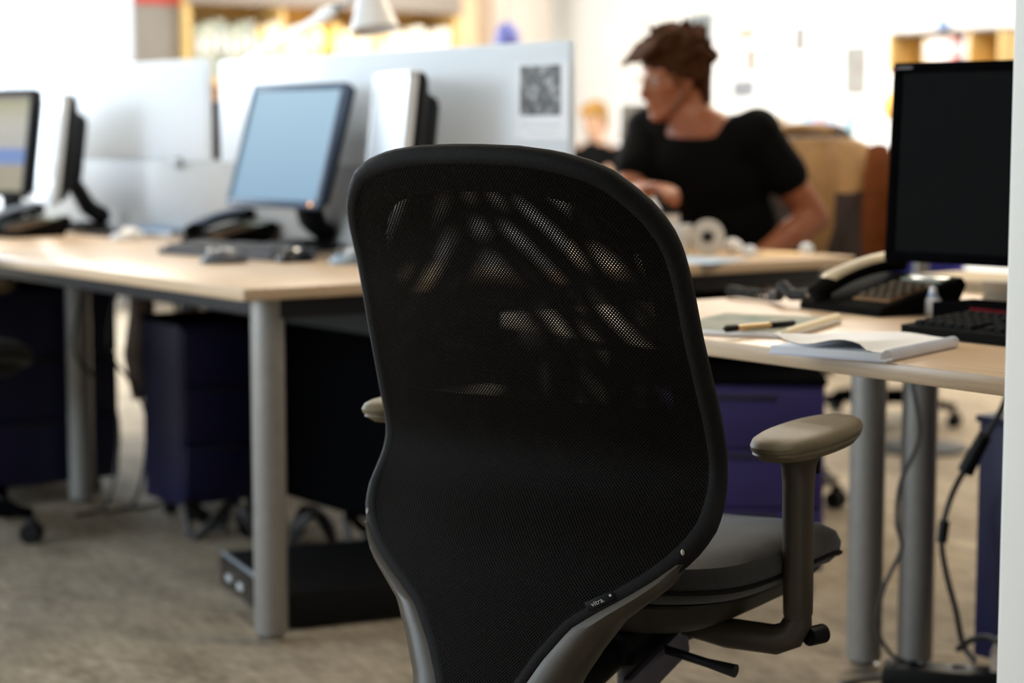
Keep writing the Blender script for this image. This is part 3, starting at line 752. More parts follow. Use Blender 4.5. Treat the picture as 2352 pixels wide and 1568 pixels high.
def keyboard(label, loc, az, mbody, mkey, w=.44, d=.15):
    """front edge towards local +x; keys are single caps"""
    t = thing('keyboard', label, 'keyboard', loc, az)
    M0 = Matrix.Rotation(R(4), 4, 'Y')
    part('body', MB().prism([(-d / 2, -w / 2 + .006), (-d / 2 + .006, -w / 2), (d / 2 - .006, -w / 2), (d / 2, -w / 2 + .006), (d / 2, w / 2 - .006), (d / 2 - .006, w / 2), (-d / 2 + .006, w / 2), (-d / 2, w / 2 - .006)], 0, .014, Matrix.Translation((0, 0, .006)) @ M0), mbody, t)
    for sx, hh in ((-d / 2 + .02, .012),):
        for sy in (-1, 1): part('foot', MB().box((sx, sy * (w / 2 - .05), hh / 2), (.012, .03, hh), .002), mbody, t)
    pitch = .0187
    cap = MB(); cap.loft([[(-.008, -.008, 0), (.008, -.008, 0), (.008, .008, 0), (-.008, .008, 0)], [(-.0065, -.006, .0065), (.0065, -.006, .0065), (.0065, .006, .0065), (-.0065, .006, .0065)]])
    cap = cap.mesh('key', False); cap.materials.append(mkey)
    wide = MB(); wide.loft([[(-.008, -.045, 0), (.008, -.045, 0), (.008, .045, 0), (-.008, .045, 0)], [(-.0065, -.043, .0065), (.0065, -.043, .0065), (.0065, .043, .0065), (-.0065, .043, .0065)]])
    wide = wide.mesh('space_key', False); wide.materials.append(mkey)
    ncol = int((w - .03) / pitch)
    for r in range(6):
        xx = d / 2 - .022 - r * .0198 - (.006 if r == 5 else 0)
        for c in range(ncol):
            yy = -w / 2 + .018 + pitch * (c + .5)
            if r == 0 and ncol * .42 <= c <= ncol * .70:
                if c == int(ncol * .56):
                    o = part('space_key', wide, None, t); o.location = M0 @ Vector((xx, yy, .0205)); o.rotation_euler = (0, R(4), 0)
                continue
            if c in (6, 10) and r > 0: pass
            if c == 6 and r < 6 and ncol > 18 and r != 2: continue
            o = part('key', cap, None, t); o.location = M0 @ Vector((xx, yy, .0205)); o.rotation_euler = (0, R(4), 0)
    return t
M_keydk = mat('dark_key', (.008, .008, .008), .7, 0, .2, 40, spec=.08)
M_kbgrey = mat('silver_grey_body', (.10, .11, .13), .35, .2, .05, 20)
M_keygr = mat('charcoal_key', (.03, .033, .04), .4, 0, .1, 40)
a = at(335, 582, .73); b = at(640, 603, .73)
mid = (a + b) / 2
az_k = math.atan2(b.y - a.y, b.x - a.x) - PI / 2      # front edge direction -> facing
keyboard('charcoal keyboard with silver edge before the blue-lit monitor', (mid.x + .085, mid.y + .02, .7305), az_k + 0 if math.cos(az_k) < 0 else az_k + PI, M_kbgrey, M_keygr, .44, .15)
a = at(2050, 770, .73); b = at(2315, 797, .73)
dirk = (a - b).normalized()
ctr = a - dirk * .22
keyboard('black keyboard behind the spiral notebook', (ctr.x + .078, ctr.y, .7305), PI, mat('black_kb_body', (.005, .005, .005), .7, 0, .1, 30, spec=.05), M_keydk, .44, .155)

def mouse(label, loc, az, mm, mtop=None):
    t = thing('computer_mouse', label, 'mouse', loc, az)
    rings = []
    for i in range(13):
        x = -.056 + .112 * i / 12; q = math.sqrt(max(.02, 1 - (x / .0575) ** 2)); hgt = .034 * (1 - ((x + .012) / .075) ** 2) * q ** .3
        rings.append([(x, .031 * q ** .6 * math.cos(PI * k / 12) if k <= 12 else 0, max(.0, hgt * math.sin(PI * k / 12) ** .7) + .002) for k in range(13)])
    part('shell', MB().loft(rings, True, True), mm, t)
    part('wheel', MB().tube([(.03, -.004, .027), (.03, .004, .027)], .009, 12), mtop or M_steel, t)
    part('button_split', MB().box((.036, 0, .026), (.034, .0016, .006)), M_blackgl, t)
    return t
p = at(672, 603, .73); mouse('black computer mouse at the right end of the charcoal keyboard', (p.x + .02, p.y + .02, .7305), R(200), M_blackgl)
p = at(565, 600, .73); mouse('dark grey computer mouse lying before the charcoal keyboard', (p.x - .075, p.y - .03, .7305), R(170), M_kbgrey, M_silver)
p = at(284, 552, .73); mouse('white computer mouse left of the charcoal keyboard', (p.x + .02, p.y + .02, .7305), R(200), M_white)
p = at(800, 606, .73); mouse('pale blue-grey computer mouse half hidden by the chair back', (p.x + .01, p.y + .01, .7305), R(195), mat('pale_blue_plastic', lin((150, 168, 186)), .4, 0, .05, 20))

def phone(label, loc, az, body, hand, keym, disp, cord=False):
    """desk telephone, front edge towards local +x, width along y, handset on local -y side"""
    t = thing('telephone', label, 'telephone', loc, az)
    W, D = .20, .19
    prof = [(D / 2, .0), (D / 2, .012), (D / 2 - .01, .017), (-D / 2 + .03, .052), (-D / 2, .058), (-D / 2 - .005, .050), (-D / 2 + .02, .0)]
    part('body', MB().loft([[(x, y, z * k) for x, z in prof] for y, k in ((-W / 2, .90), (-W / 2 + .006, 1), (W / 2 - .006, 1), (W / 2, .90))], True, True), body, t)
    sl = math.atan2(.035, D - .04)
    def on(x, y, dz): return Vector((x, y, .017 + (D / 2 - .01 - x) * math.tan(sl) + dz))
    Rk = Matrix.Rotation(sl, 4, 'Y')
    pl_ = MB().box((0, 0, 0), (.105, .088, .003), .001, Matrix.Translation(on(.015, .045, .001)) @ Rk)
    part('keypad_plate', pl_, keym, t)
    kc = MB().box((0, 0, .003), (.013, .015, .006), .002, Rk).mesh('phone_key'); kc.materials.append(disp)
    for i in range(4):
        for j in range(4):
            o = part('phone_key', kc, None, t); o.location = on(.05 - i * .022, .014 + j * .021, .002)
    part('display', MB().box((0, 0, 0), (.028, .095, .004), .001, Matrix.Translation(on(-.062, .042, .002)) @ Rk), mat('phone_display', lin((150, 156, 140)), .2, 0, .05, 20), t)
    # handset: arched bar with two blocks
    yh = -.062
    pts = []; rad = []
    for i in range(13):
        u = i / 12; x = .098 - u * .205; arch = math.sin(PI * u)
        pp = on(x, yh, .015 + .012 * arch); pts.append(pp); rad.append((.018 - .003 * arch) * (.62 if i in (0, 12) else .9 if i in (1, 11) else 1))
    h = part('handset', MB().tube(pts, rad, 14, flat=1.25, up=(0, 0, 1)), body, t)
    part('handset_highlight', MB().tube([p_ + Vector((0, 0, .0045)) for p_ in pts[1:-1]], [r_ * (.5 if k_ in (0, 10) else .93) for k_, r_ in enumerate(rad[1:-1])], 14, flat=1.2, up=(0, 0, 1)), hand, h)  # pale shell paints the highlight along the top of the black handset
    for x in (.082, -.092):
        q = on(x, yh, .010); part('ear_cup', MB().tube([q + Vector((0, 0, -.008)), q + Vector((0, 0, .004))], [.018, .020], 18), body, h)
    if cord:
        cp = []
        base = [Vector((.075, -.10, .022)), Vector((.085, -.135, .020)), Vector((.080, -.165, .034)), Vector((.070, -.185, .014)), Vector((.065, -.21, .012)), Vector((.060, -.30, .012)), Vector((.058, -.34, .012))]
        n = 360
        for i in range(n + 1):
            u = i / n * (len(base) - 1); k = min(int(u), len(base) - 2); f_ = u - k
            c = base[k].lerp(base[k + 1], f_); tg = (base[k + 1] - base[k]).normalized()
            s1 = Vector((0, 0, 1)); s1 = (s1 - tg * s1.dot(tg)).normalized(); s2 = tg.cross(s1)
            th = 2 * PI * i / 9
            cp.append(c + s1 * (.0085 * math.cos(th)) + s2 * (.0085 * math.sin(th)))
        part('coiled_cord', MB().tube(cp, .0022, 5), M_cable, t)
    return t
M_phone = mat('phone_black', (.006, .0055, .005), .75, 0, .1, 30, spec=.02)
M_phgr = mat('phone_key_grey', lin((84, 72, 58)), .7, 0, .1, 40, spec=.1)
M_phplate = mat('phone_plate', lin((120, 92, 66)), .7, 0, .08, 30, spec=.1)
M_hand = mat('handset_highlight_cream', lin((206, 190, 158)), .42, 0, .05, 20)
a = at(1850, 714, .73); b = at(2030, 729, .73); c = (a + b) / 2
phone('black desk telephone with painted handset highlight on the near right desk', (c.x + .105, c.y + .015, .7305), R(176), M_phone, M_hand, M_phplate, M_phgr, True)
p = at(520, 562, .73)
phone('black desk telephone behind the charcoal keyboard', (p.x + .05, p.y + .08, .7305), R(178), M_phone, mat('handset_highlight_grey', lin((108, 124, 144)), .4, 0, .05, 20), M_phplate, M_phgr)
p = at(45, 543, .73)
phone('black desk telephone at the left edge under the picture screen', (p.x + .02, p.y + .02, .7305), R(190), M_phone, MATS['handset_highlight_grey'], M_phplate, M_phgr)
# blue folder and papers behind the white mouse
p = at(400, 545, .73)
t = thing('folder_stack', 'pale blue folder on a small pile of papers by the telephone', 'folder', (p.x + .10, p.y + .22, .7305), R(8))
part('papers', MB().box((0, 0, .006), (.21, .30, .012), .001), M_paper, t)
part('folder', MB().box((0, 0, .0145), (.22, .31, .005), .001), mat('pale_blue_card', lin((150, 176, 206)), .6, 0, .04, 10), t)
p = at(470, 505, .73)
single('mouse_mat', MB().box((0, 0, .0015), (.20, .24, .003), .001), M_blackpl, 'thin black mat under the papers at the panel', 'mat', (2.50, 5.35, .7305))

# near right desk ---------------------------------------------------------
p = atD(2040, 602, 3.30)
scr = atD(2240, 612, 3.25)
monitor('switched-off black monitor cut by the white pillar', (scr.x + .03, scr.y - .06, .7305), R(190), .48, .338, scr.z - .73 + .0, R(3), M_scrdark, M_matte, M_blackpl, 'foot', .10)
mk = bpy.data.objects['monitor.004']; zt_ = scr.z - .73 + .338
part('maker_mark', MB().box((.0245, -.205, zt_ - .009), (.001, .030, .004)), mat('mark_grey', (.10, .09, .09), .6, 0, .1, 90), mk)
part('red_mark', MB().box((.0245, -.2265, zt_ - .012), (.001, .006, .006)), mat('mark_red', (.20, .01, .01), .6, 0, .1, 90), mk)
# spiral notebook: cover, lifted pages, wire
A = at(1792, 818, .733); B = at(2035, 829, .733); C_ = at(2205, 792, .733)
ex = (C_ - B); ey = (A - B)
nbw, nbl = ey.length, ex.length
azn = math.atan2(ex.y, ex.x)
t = thing('spiral_notebook', 'open white spiral notebook on the front edge of the near desk', 'notebook', (B.x, B.y, .7305), azn)
nbl = .235; nbw = .175
part('back_cover', MB().box((nbl / 2, nbw / 2, .0015), (nbl, nbw, .003), .0005), mat('notebook_card', (.70, .68, .74), .7, 0, .04, 10), t)
part('page_block', MB().box((nbl / 2, nbw / 2 + .004, .0075), (nbl - .006, nbw - .010, .009), .0005), M_paper, t)
rows = []
for i in range(17):
    v = i / 16; ring = []
    for j in range(13):
        u = j / 12
        z = .0125 + .010 * max(0, math.sin(PI * min(1, v * 1.1)) ** 2) * (1 - .55 * u) + .006 * math.sin(7 * v + 2 * u) * (v > .15) * (1 - u) + .012 * (v ** 2) * (1 - u) ** 2
        ring.append((.004 + (nbl - .008) * u, .010 + (nbw - .014) * v, z))
    rows.append(ring)
pg = MB(); n_ = 13
pg.v = [p_ for r_ in rows for p_ in r_] + [(p_[0], p_[1], p_[2] - .0012) for r_ in rows for p_ in r_]
o_ = len(rows) * n_
for a_ in range(16):
    for b_ in range(12):
        q = (a_ * n_ + b_, a_ * n_ + b_ + 1, (a_ + 1) * n_ + b_ + 1, (a_ + 1) * n_ + b_); pg.f.append(q); pg.f.append(tuple(o_ + k for k in reversed(q)))
part('curled_page', pg.mesh('curled_page', True, 80), M_paper, t)
hp = []
turns = 34
for i in range(turns * 10 + 1):
    u = i / (turns * 10); th = 2 * PI * turns * u
    hp.append((.008 + (nbl - .016) * u, .002 + .0075 * math.cos(th), .0085 + .0075 * math.sin(th) + .0))
part('spiral_wire', MB().tube(hp, .0011, 5), mat('white_wire', (.75, .75, .78), .35, .2, .03, 20), t)
# magazine with pen
A = at(1612, 765, .73); B = at(1815, 779, .73); C_ = at(1935, 742, .73)
ex = (C_ - B)
azm = math.atan2(ex.y, ex.x)
t = thing('magazine', 'folded magazine with teal cover lying under the pen', 'magazine', (B.x, B.y, .7305), azm)
Lm = min(.30, max(.22, ex.length)); Wm = .20
part('pages', MB().box((Lm / 2, Wm / 2, .004), (Lm, Wm, .007), .002), M_paper, t)
part('cover', MB().box((Lm / 2, Wm / 2 + .012, .0079), (Lm - .006, Wm - .03, .0010)), print_mat('magazine_cover', [lin((70, 110, 104)), lin((150, 150, 134)), lin((150, 150, 140)), lin((96, 122, 112))], 14, .9, 2), t)
part('rolled_edge', MB().tube([(0, .008, .008), (Lm, .008, .008)], .007, 10), mat('cream_paper', lin((236, 222, 190)), .6, 0, .03, 10), t)
a = at(1668, 758, .742); b = at(1828, 744, .742)
t = thing('pen', 'black and gold ballpoint pen lying on the magazine', 'pen', (a.x, a.y, .7440), math.atan2(b.y - a.y, b.x - a.x))
Lp = (b - a).length
part('barrel', MB().tube([(.02, 0, 0), (Lp * .62, 0, 0)], .0045, 12), mat('gold_barrel', lin((226, 186, 130)), .3, .2, .05, 30), t)
part('grip', MB().tube([(Lp * .62, 0, 0), (Lp * .96, 0, 0), (Lp, 0, 0)], [.0052, .005, .001], 12), M_blackpl, t)
part('cap', MB().tube([(-.004, 0, 0), (.0, 0, 0), (.022, 0, 0)], [.003, .0055, .0055], 12), M_blackpl, t)
# black box with red printed label behind the keyboard
p = at(2168, 738, .73)
t = thing('carton', 'black carton with a red printed label beside the monitor foot', 'box', (p.x + .01, p.y - .14, .7305), R(0))
part('box', MB().box((0, 0, .017), (.10, .26, .034), .002), M_matte, t)
lb_ = part('red_label', MB().box((-.0508, -.03, .017), (.001, .165, .028)), mat('dark_red_print', (.10, .008, .012), .8, 0, .06, 20, spec=.03), t)
tm = text_mesh('U NEZ CANUL', .0165, .0002); tm.transform(Matrix.Translation((-.0515, -.028, .017)) @ Matrix((Vector((0, -1, 0)), Vector((0, 0, 1)), Vector((-1, 0, 0)))).transposed().to_4x4())
part('label_lettering', tm, mat('white_print', (.75, .72, .70), .6, 0, .03, 50), lb_)
# papers piled behind, under the monitor
for i, (px, py, hh, col, lab) in enumerate(((2160, 668, .022, (176, 158, 130), 'low pile of tan papers behind the telephone'), (2270, 690, .035, (150, 140, 124), 'grey-beige pile of papers under the black monitor'))):
    p = at(px, py, .73)
    t = thing('paper_pile', lab, 'papers', (p.x + .12 , p.y - .02 - .10 * i, .7305), R(6 + 4 * i))
    mcol = mat('pile_paper_%d' % i, lin(col), .8, 0, .08, 15)
    n_s = 4
    for k in range(n_s):
        part('sheet_bundle', MB().box((.004 * ((k * 5) % 3), .006 * ((k * 3) % 3), hh * (k + .5) / n_s), (.21, .297, hh / n_s * .96), .001), mcol, t)
p = at(2142, 722, .73)
t = thing('correction_bottle', 'small white bottle with blue collar right of the telephone', 'bottle', (p.x, p.y, .7305))
t.scale = (.72, .72, .72)
part('body', MB().lathe([(.018, 0), (.0195, .003), (.0195, .034), (.012, .043)], 20), M_white, t)
part('collar', MB().lathe([(.0125, .040), (.0125, .048)], 20), mat('blue_collar', lin((120, 150, 196)), .4, 0, .05, 20), t)
part('cap', MB().lathe([(.010, .047), (.008, .062), (.004, .066)], 16), M_white, t)

# ================================================================== pedestals, boxes and cables under the desks
def pedestal(label, loc, az, w, d, h, m, z0=.05, top=None):
    """drawer unit on castors; front towards local +x"""
    t = thing('drawer_pedestal', label, 'drawers', loc, az)
    part('carcass', MB().box((0, 0, (z0 + h) / 2), (d, w, h - z0), .004), m, t)
    part('top_board', MB().box((0, 0, h + .007), (d + .01, w + .01, .014), .003), top or M_matte, t)
    n = 3
    for i in range(n):
        hh = (h - z0 - .02) / n
        dr = part('drawer_front', MB().box((d / 2 + .009, 0, z0 + .01 + hh * (i + .5)), (.018, w - .008, hh - .006), .003), m, t)
        part('grip', MB().box((d / 2 + .019, 0, z0 + .01 + hh * (i + 1) - .014), (.006, w * .5, .010), .002), M_rail, dr)
    for sx in (-1, 1):
        for sy in (-1, 1):
            part('caster', MB().tube([(sx * (d / 2 - .05), sy * (w / 2 - .05) - .012, .022), (sx * (d / 2 - .05), sy * (w / 2 - .05) + .012, .022)], .022, 14).box((sx * (d / 2 - .05), sy * (w / 2 - .05), .042), (.03, .012, .02)), M_blackpl, t)
    return t
p = atD(1897, 870, 4.35)
az_p = R(229)
fx = Vector((math.cos(az_p), math.sin(az_p), 0)); fl = Vector((-fx.y, fx.x, 0))
cpos = Vector((p.x, p.y, 0)) - fx * .16 - fl * .21
pedestal('violet-blue drawer pedestal behind the arm of the mesh chair', (cpos.x, cpos.y, 0), az_p, .42, .30, .47, M_blue)
pedestal('dark blue drawer pedestal near the white pillar', (2.845 + .21, 2.41 - .28, 0), R(-90), .42, .54, .495, M_navy, top=M_navy)
pedestal('navy drawer pedestal behind the steel leg at the left', (2.165, 5.13 + .28, 0), R(-90), .42, .54, .60, M_navy)
pedestal('narrow navy drawer pedestal under the left desk beside hanging cables', (2.455, 4.72, 0), R(-90), .29, .22, .53, M_navy)

# desktop computer lying flat on the floor
pa = at(645, 1452, 0); pb = at(510, 1345, 0)
t = thing('desktop_computer', 'flat black desktop computer lying on the carpet behind the steel leg', 'computer', (pa.x, pa.y, 0), math.atan2(pb.y - pa.y, pb.x - pa.x) - PI / 2)
Lc = (pb - pa).length
part('case', MB().box((.215, Lc / 2, .043), (.42, Lc, .074), .004), M_blackpl, t)
part('front_edge', MB().box((.002, Lc / 2, .0795), (.010, Lc - .006, .006), .002), mat('pale_edge', lin((150, 160, 170)), .35, .2, .04, 20), t)
part('front_panel', MB().box((.001, Lc / 2, .041), (.012, Lc - .01, .064), .003), M_blackgl, t)
for i, yy in enumerate((.16, .215)):
    part('port', MB().box((-.006, Lc * (.62 + .2 * i), .036), (.004, .038, .014), .001), mat('port_grey', (.55, .56, .58), .4, 0, .05, 20), t)
for sx in (.04, .38):
    for sy in (.04, Lc - .04): part('foot', MB().lathe([(.012, 0), (.012, .007)], 12, M=Matrix.Translation((sx, sy, 0))), M_blackpl, t)

def cable(label, pts, r, m=None, name='cable'):
    # smooth the control polyline (Catmull-Rom)
    P = [Vector(q) for q in pts]; P = [P[0] * 2 - P[1]] + P + [P[-1] * 2 - P[-2]]
    out = []
    for i in range(1, len(P) - 2):
        for k in range(8):
            u = k / 8; a, b, c, d = P[i - 1], P[i], P[i + 1], P[i + 2]
            out.append(.5 * ((2 * b) + (c - a) * u + (2 * a - 5 * b + 4 * c - d) * u * u + (3 * b - a - 3 * c + d) * u ** 3))
    out.append(P[-2])
    for q in out: q.z = max(q.z, r + .0005)
    o0 = out[-1].copy()
    me = MB().tube([q - o0 for q in out], r, 8).mesh(name)
    return single(name, me, m or M_cable, label, 'cable', tuple(o0))
dC = 3.62
c = cable('black cable with a ferrite bead hanging beside the dark blue pedestal', [atD(2325, 880, 3.5), atD(2290, 960, 3.5), atD(2230, 1055, 3.55), atD(2185, 1140, dC), atD(2163, 1230, dC), atD(2172, 1310, dC), atD(2195, 1400, dC), atD(2212, 1480, dC), atD(2240, 1520, 3.6)], .0055)
bead = MB().tube([atD(2170, 1195, dC) - c.location, atD(2163, 1245, dC) - c.location], .010, 12); part('ferrite_bead', bead, M_blackpl, c)
plug = MB().tube([atD(2262, 1000, 3.52) - c.location, atD(2218, 1082, 3.55) - c.location], [.013, .016], 10); part('connector', plug, M_blackpl, c)
cable('grey cable looping between the two steel legs', [atD(2095, 880, 3.62), atD(2112, 1000, 3.62), atD(2068, 1110, 3.62), atD(2060, 1200, 3.62), atD(2070, 1260, 3.62), atD(2030, 1350, 3.62), atD(2015, 1440, 3.65), atD(2045, 1500, 3.66), atD(2080, 1520, 3.66)], .0042, mat('grey_cable', (.05, .045, .04), .5, 0, .1, 30))
cable('black cable arching over the floor by the white pillar', [atD(2200, 1490, 3.6), atD(2235, 1468, 3.55), atD(2275, 1465, 3.5), atD(2310, 1490, 3.45), atD(2330, 1530, 3.4)], .006)
cable('pale grey cable lying across the floor at the right corner', [at(1930, 1570, .006), at(1990, 1556, .006), at(2070, 1552, .006), at(2110, 1575, .006), at(2130, 1600, .006)], .005, mat('pale_cable', (.22, .21, .2), .5, 0, .1, 30))
cable('thin beige cable crossing the carpet by the steel legs', [at(2060, 1515, .004), at(2045, 1545, .004), at(2030, 1590, .004)], .004, mat('beige_cable', (.35, .28, .2), .5, 0, .1, 30))
ps = at(2215, 1592, .0)
t = thing('power_strip', 'black power strip with white plugs on the floor by the pillar', 'power strip', (ps.x, ps.y, 0), R(-52))
part('body', MB().box((0, 0, .024), (.30, .07, .048), .008), M_blackpl, t)
for i in range(3): part('socket', MB().lathe([(.020, .048), (.020, .0495), (.016, .0495), (.015, .046)], 20, M=Matrix.Translation((-.09 + .08 * i, 0, 0))), M_blackgl, t)
pp = at(2238, 1545, .05)
t = thing('mains_plug', 'ivory mains plug standing on the black power strip', 'plug', (ps.x + .07 * math.cos(R(-52)), ps.y + .07 * math.sin(R(-52)), .0495), R(-52))
part('body', MB().loft([[(-.024, -.018, 0), (.024, -.018, 0), (.024, .018, 0), (-.024, .018, 0)], [(-.024, -.018, .03), (.024, -.018, .03), (.024, .018, .03), (-.024, .018, .03)], [(-.012, -.010, .062), (.012, -.010, .062), (.012, .010, .062), (-.012, .010, .062)]]), mat('ivory_plastic', (.62, .52, .42), .45, 0, .04, 20), t)
part('cord_sleeve', MB().tube([(0, 0, .06), (0, 0, .085), (.01, 0, .10)], [.006, .005, .004], 10), MATS['beige_cable'], t)
# cables and sleeve hanging under the left desk
t = thing('cable_sleeve', 'grey-brown cable sleeve hanging under the left desk', 'cable sleeve', (2.355, 4.93, .30), 0)
part('sleeve', MB().tube([(0, 0, .40), (.005, 0, .25), (-.01, .01, .12), (0, 0, 0)], [.03, .034, .036, .028], 14), mat('sleeve_cloth', lin((104, 90, 82)), .8, 0, .15, 40), t)
for i, (x0_, y0_, dx, lab) in enumerate(((2.33, 4.92, -.05, 'thin black cable hanging in front of the grey-brown sleeve'), (2.42, 4.93, .03, 'looped black cable right of the grey-brown sleeve'), (2.25, 4.93, -.06, 'black cable sagging left of the grey-brown sleeve'))):
    cable(lab, [(x0_, y0_, .70), (x0_ + dx, y0_, .60), (x0_ + dx * 1.6, y0_ - .01, .45), (x0_ + dx * .3, y0_ - .02, .34), (x0_ + .03, y0_, .25), (x0_ + .02, y0_, .10), (x0_ - .03, y0_ - .02, .006), (x0_ - .12, y0_ - .05, .006)], .005)
# bundle of black cables piled on the floor under the left desk
for i in range(4):
    cx, cy = 2.30 + .08 * i, 4.45 - .13 * i
    cable('%s heap of black cable on the carpet under the left desk' % ('furthest', 'second furthest', 'second nearest', 'nearest')[i], [(cx + .055 * math.cos(k * 1.1 + i), cy + .055 * math.sin(k * 1.1 + i), .008 + .04 * (k % 3)) for k in range(14)], .007)

# ================================================================== chairs behind
M_bnet = mat('blue_chair_fabric', (.03, .035, .30), .8, 0, .1, 60)
M_gnet = mat('grey_chair_fabric', lin((92, 84, 84)), .8, 0, .1, 60)
office_chair('black office chair at the left edge, mostly out of view', (1.70, 4.86, 0), R(8), False, M_matte)
office_chair('blue fabric office chair beyond the jacket, beside the black monitor', (5.17, 4.82, 0), R(60), False, M_matte, M_bnet, M_bnet, M_bnet, M_bnet).scale = (.93, .93, .93)
gp = atD(1850, 300, 8.3)
office_chair('grey office chair seen over the brown jacket', (gp.x + .12, gp.y + .33, 0), R(70), False, M_matte, M_gnet, M_gnet, M_gnet, M_gnet).scale = (1.05, 1.05, 1.05)
MC = Vector((3.79, 4.05, 0)); MCA = R(197)
office_chair('office chair on which the man in black sits, jacket over its back', tuple(MC), MCA, False)
# brown jacket hung over the back of that chair
t = thing('jacket', 'tan and brown jacket hung over the back of the man\'s chair', 'jacket', tuple(MC), MCA)
def jring(z, wy, tx, fold, n=56, sh=0):
    r = []
    for k in range(n):
        a = 2 * PI * k / n
        cy = math.copysign(abs(math.cos(a)) ** .7, math.cos(a)); cx = math.copysign(abs(math.sin(a)) ** .8, math.sin(a))
        f_ = 1 + fold * (math.sin(7 * a + z * 9) * .5 + math.sin(11 * a - z * 14) * .35 + math.sin(3 * a + 5 * z) * .4)
        y = wy * cy * f_
        r.append((pz(min(1.0, max(.5, z))) + .012 + .5 * y * y * .8 + tx * cx * f_, y, z + .012 * math.sin(5 * a) * fold * 6))
    return r
JD = .018
prof = [(1.034, .08, .012, .0), (1.030, .15, .03, .02), (1.015, .195, .042, .03), (.985, .225, .05, .04), (.94, .245, .056, .05), (.88, .255, .062, .06), (.80, .265, .068, .07), (.72, .275, .072, .08), (.64, .285, .075, .09), (.56, .29, .075, .10), (.50, .285, .07, .10)]
M_tan = mat('tan_suede', lin((140, 104, 58)), .8, 0, .18, 14, .3, 120, sheen=.2)
M_brown = mat('brown_leather', lin((94, 48, 16)), .85, 0, .25, 14, .3, 120, spec=.1)
M_dkb = mat('dark_lining', (.020, .008, .005), .8, 0, .2, 20)
prof = [(a_ - JD, b_, c_, d_) for a_, b_, c_, d_ in prof]
part('shoulder_yoke', MB().loft([jring(*q) for q in prof[:6]]), M_tan, t)
part('body', MB().loft([jring(*q) for q in prof[5:]]), M_dkb, t)
part('collar', MB().tube([(pz(1.0) + .03 + .02 * abs(math.cos(PI * i / 10)), -.09 + .18 * i / 10, 1.03 + .012 * math.sin(PI * i / 10)) for i in range(11)], .016, 10), M_tan, t)
for s in (1, -1):
    part('sleeve', MB().tube([(pz(.97) + .01, s * .225, .975), (pz(.9) + .03, s * .262, .90), (pz(.8) + .045, s * .285, .78), (pz(.7) + .04, s * .295, .66), (pz(.6) + .05, s * .30, .53), (pz(.55) + .04, s * .295, .46)], [.035, .048, .050, .046, .043, .038], 14), M_brown, t)
    part('front_flap', MB().tube([(pz(.97) + .055, s * .07, 1.0), (pz(.9) + .075, s * .12, .90), (pz(.8) + .09, s * .15, .76), (pz(.7) + .10, s * .16, .60), (pz(.6) + .10, s * .17, .50)], [.012, .02, .024, .024, .02], 10, flat=3.2), M_brown if s < 0 else M_tan, t)

# ================================================================== people
def frame(az, pitch=0.0, roll=0.0):
    """columns: forward, left, up"""
    return (Matrix.Rotation(az, 4, 'Z') @ Matrix.Rotation(pitch, 4, 'Y') @ Matrix.Rotation(roll, 4, 'X'))
def hand_pieces(mb, wrist, direction, palm_n, curl, s=1.0, side=1):
    """palm and five fingers; direction = towards the knuckles, palm_n = out of the palm"""
    d = Vector(direction).normalized(); n = Vector(palm_n); n = (n - d * n.dot(d)).normalized(); w = d.cross(n) * side
    wr = Vector(wrist)
    pc = wr + d * .045 * s
    for k in (-1.5, -.5, .5, 1.5):
        mb.caps(wr + w * (k * .011 * s) + d * .008 * s, wr + d * .082 * s + w * (k * .0185 * s), .014 * s, .0115 * s, 10)
    L = (.036, .041, .038, .030)
    for i, k in enumerate((1.5, .5, -.5, -1.5)):
        p0 = wr + d * .085 * s + w * (k * .0190 * s); a = curl * (.85 + .1 * i); q = p0; seg = L[i] * s; r = .0090 * s
        for j, m_ in enumerate((1.0, .72, .55)):
            ang = a * (j + .6)
            v = d * math.cos(ang) + n * math.sin(ang)
            e = q + v * seg * m_
            mb.caps(q, e, r, r * .9, 10); q = e; r *= .92
    p0 = wr + d * .022 * s + w * (.022 * s)
    v1 = (d * .62 + w * .62 + n * .45).normalized(); e1 = p0 + v1 * .040 * s; mb.caps(p0, e1, .0125 * s, .0105 * s, 10)
    v2 = (d * .85 + w * .10 + n * .50).normalized(); e2 = e1 + v2 * .030 * s; mb.caps(e1, e2, .0105 * s, .0092 * s, 10)
    v3 = (d * .85 - w * .25 + n * .45).normalized(); mb.caps(e2, e2 + v3 * .022 * s, .0092 * s, .0078 * s, 10)

def head_pieces(mb, H, s):
    """skull, jaw, nose, lips, brow, ears in head frame H (x forward, y left, z up)"""
    def P(x, y, z): return H @ Vector((x * s, y * s, z * s))
    S = H @ Matrix.Scale(s, 4)
    mb.ell((-.008, 0, .034), (.097, .076, .094), S)
    mb.ell((.030, 0, -.020), (.060, .064, .080), S)
    mb.ell((.040, 0, -.062), (.050, .047, .058), S)
    mb.caps(P(.066, -.010, -.106), P(.066, .010, -.106), .022 * s, .022 * s)
    for q in (1, -1):
        mb.caps(P(-.005, q * .054, -.052), P(.058, q * .022, -.104), .020 * s, .020 * s)
        mb.caps(P(.076, q * .014, .020), P(.058, q * .050, .018), .011 * s, .011 * s)       # brow
        mb.caps(P(.066, q * .040, -.030), P(.045, q * .054, -.028), .017 * s, .017 * s)      # cheekbone
        mb.ell((-.006, q * .077, -.012), (.019, .007, .031), S)                              # ear
        mb.caps(P(-.004, q * .080, .014), P(.008, q * .078, -.004), .006 * s, .005 * s)
        mb.ell((.094, q * .011, -.052), (.010, .008, .008), S)                               # nostril wings
    mb.caps(P(.084, 0, .008), P(.104, 0, -.040), .0095 * s, .0115 * s)
    mb.ell((.106, 0, -.047), (.014, .011, .0105), S)
    mb.ell((.088, 0, -.071), (.010, .021, .0060), S)
    mb.ell((.087, 0, -.082), (.010, .019, .0065), S)
    return P

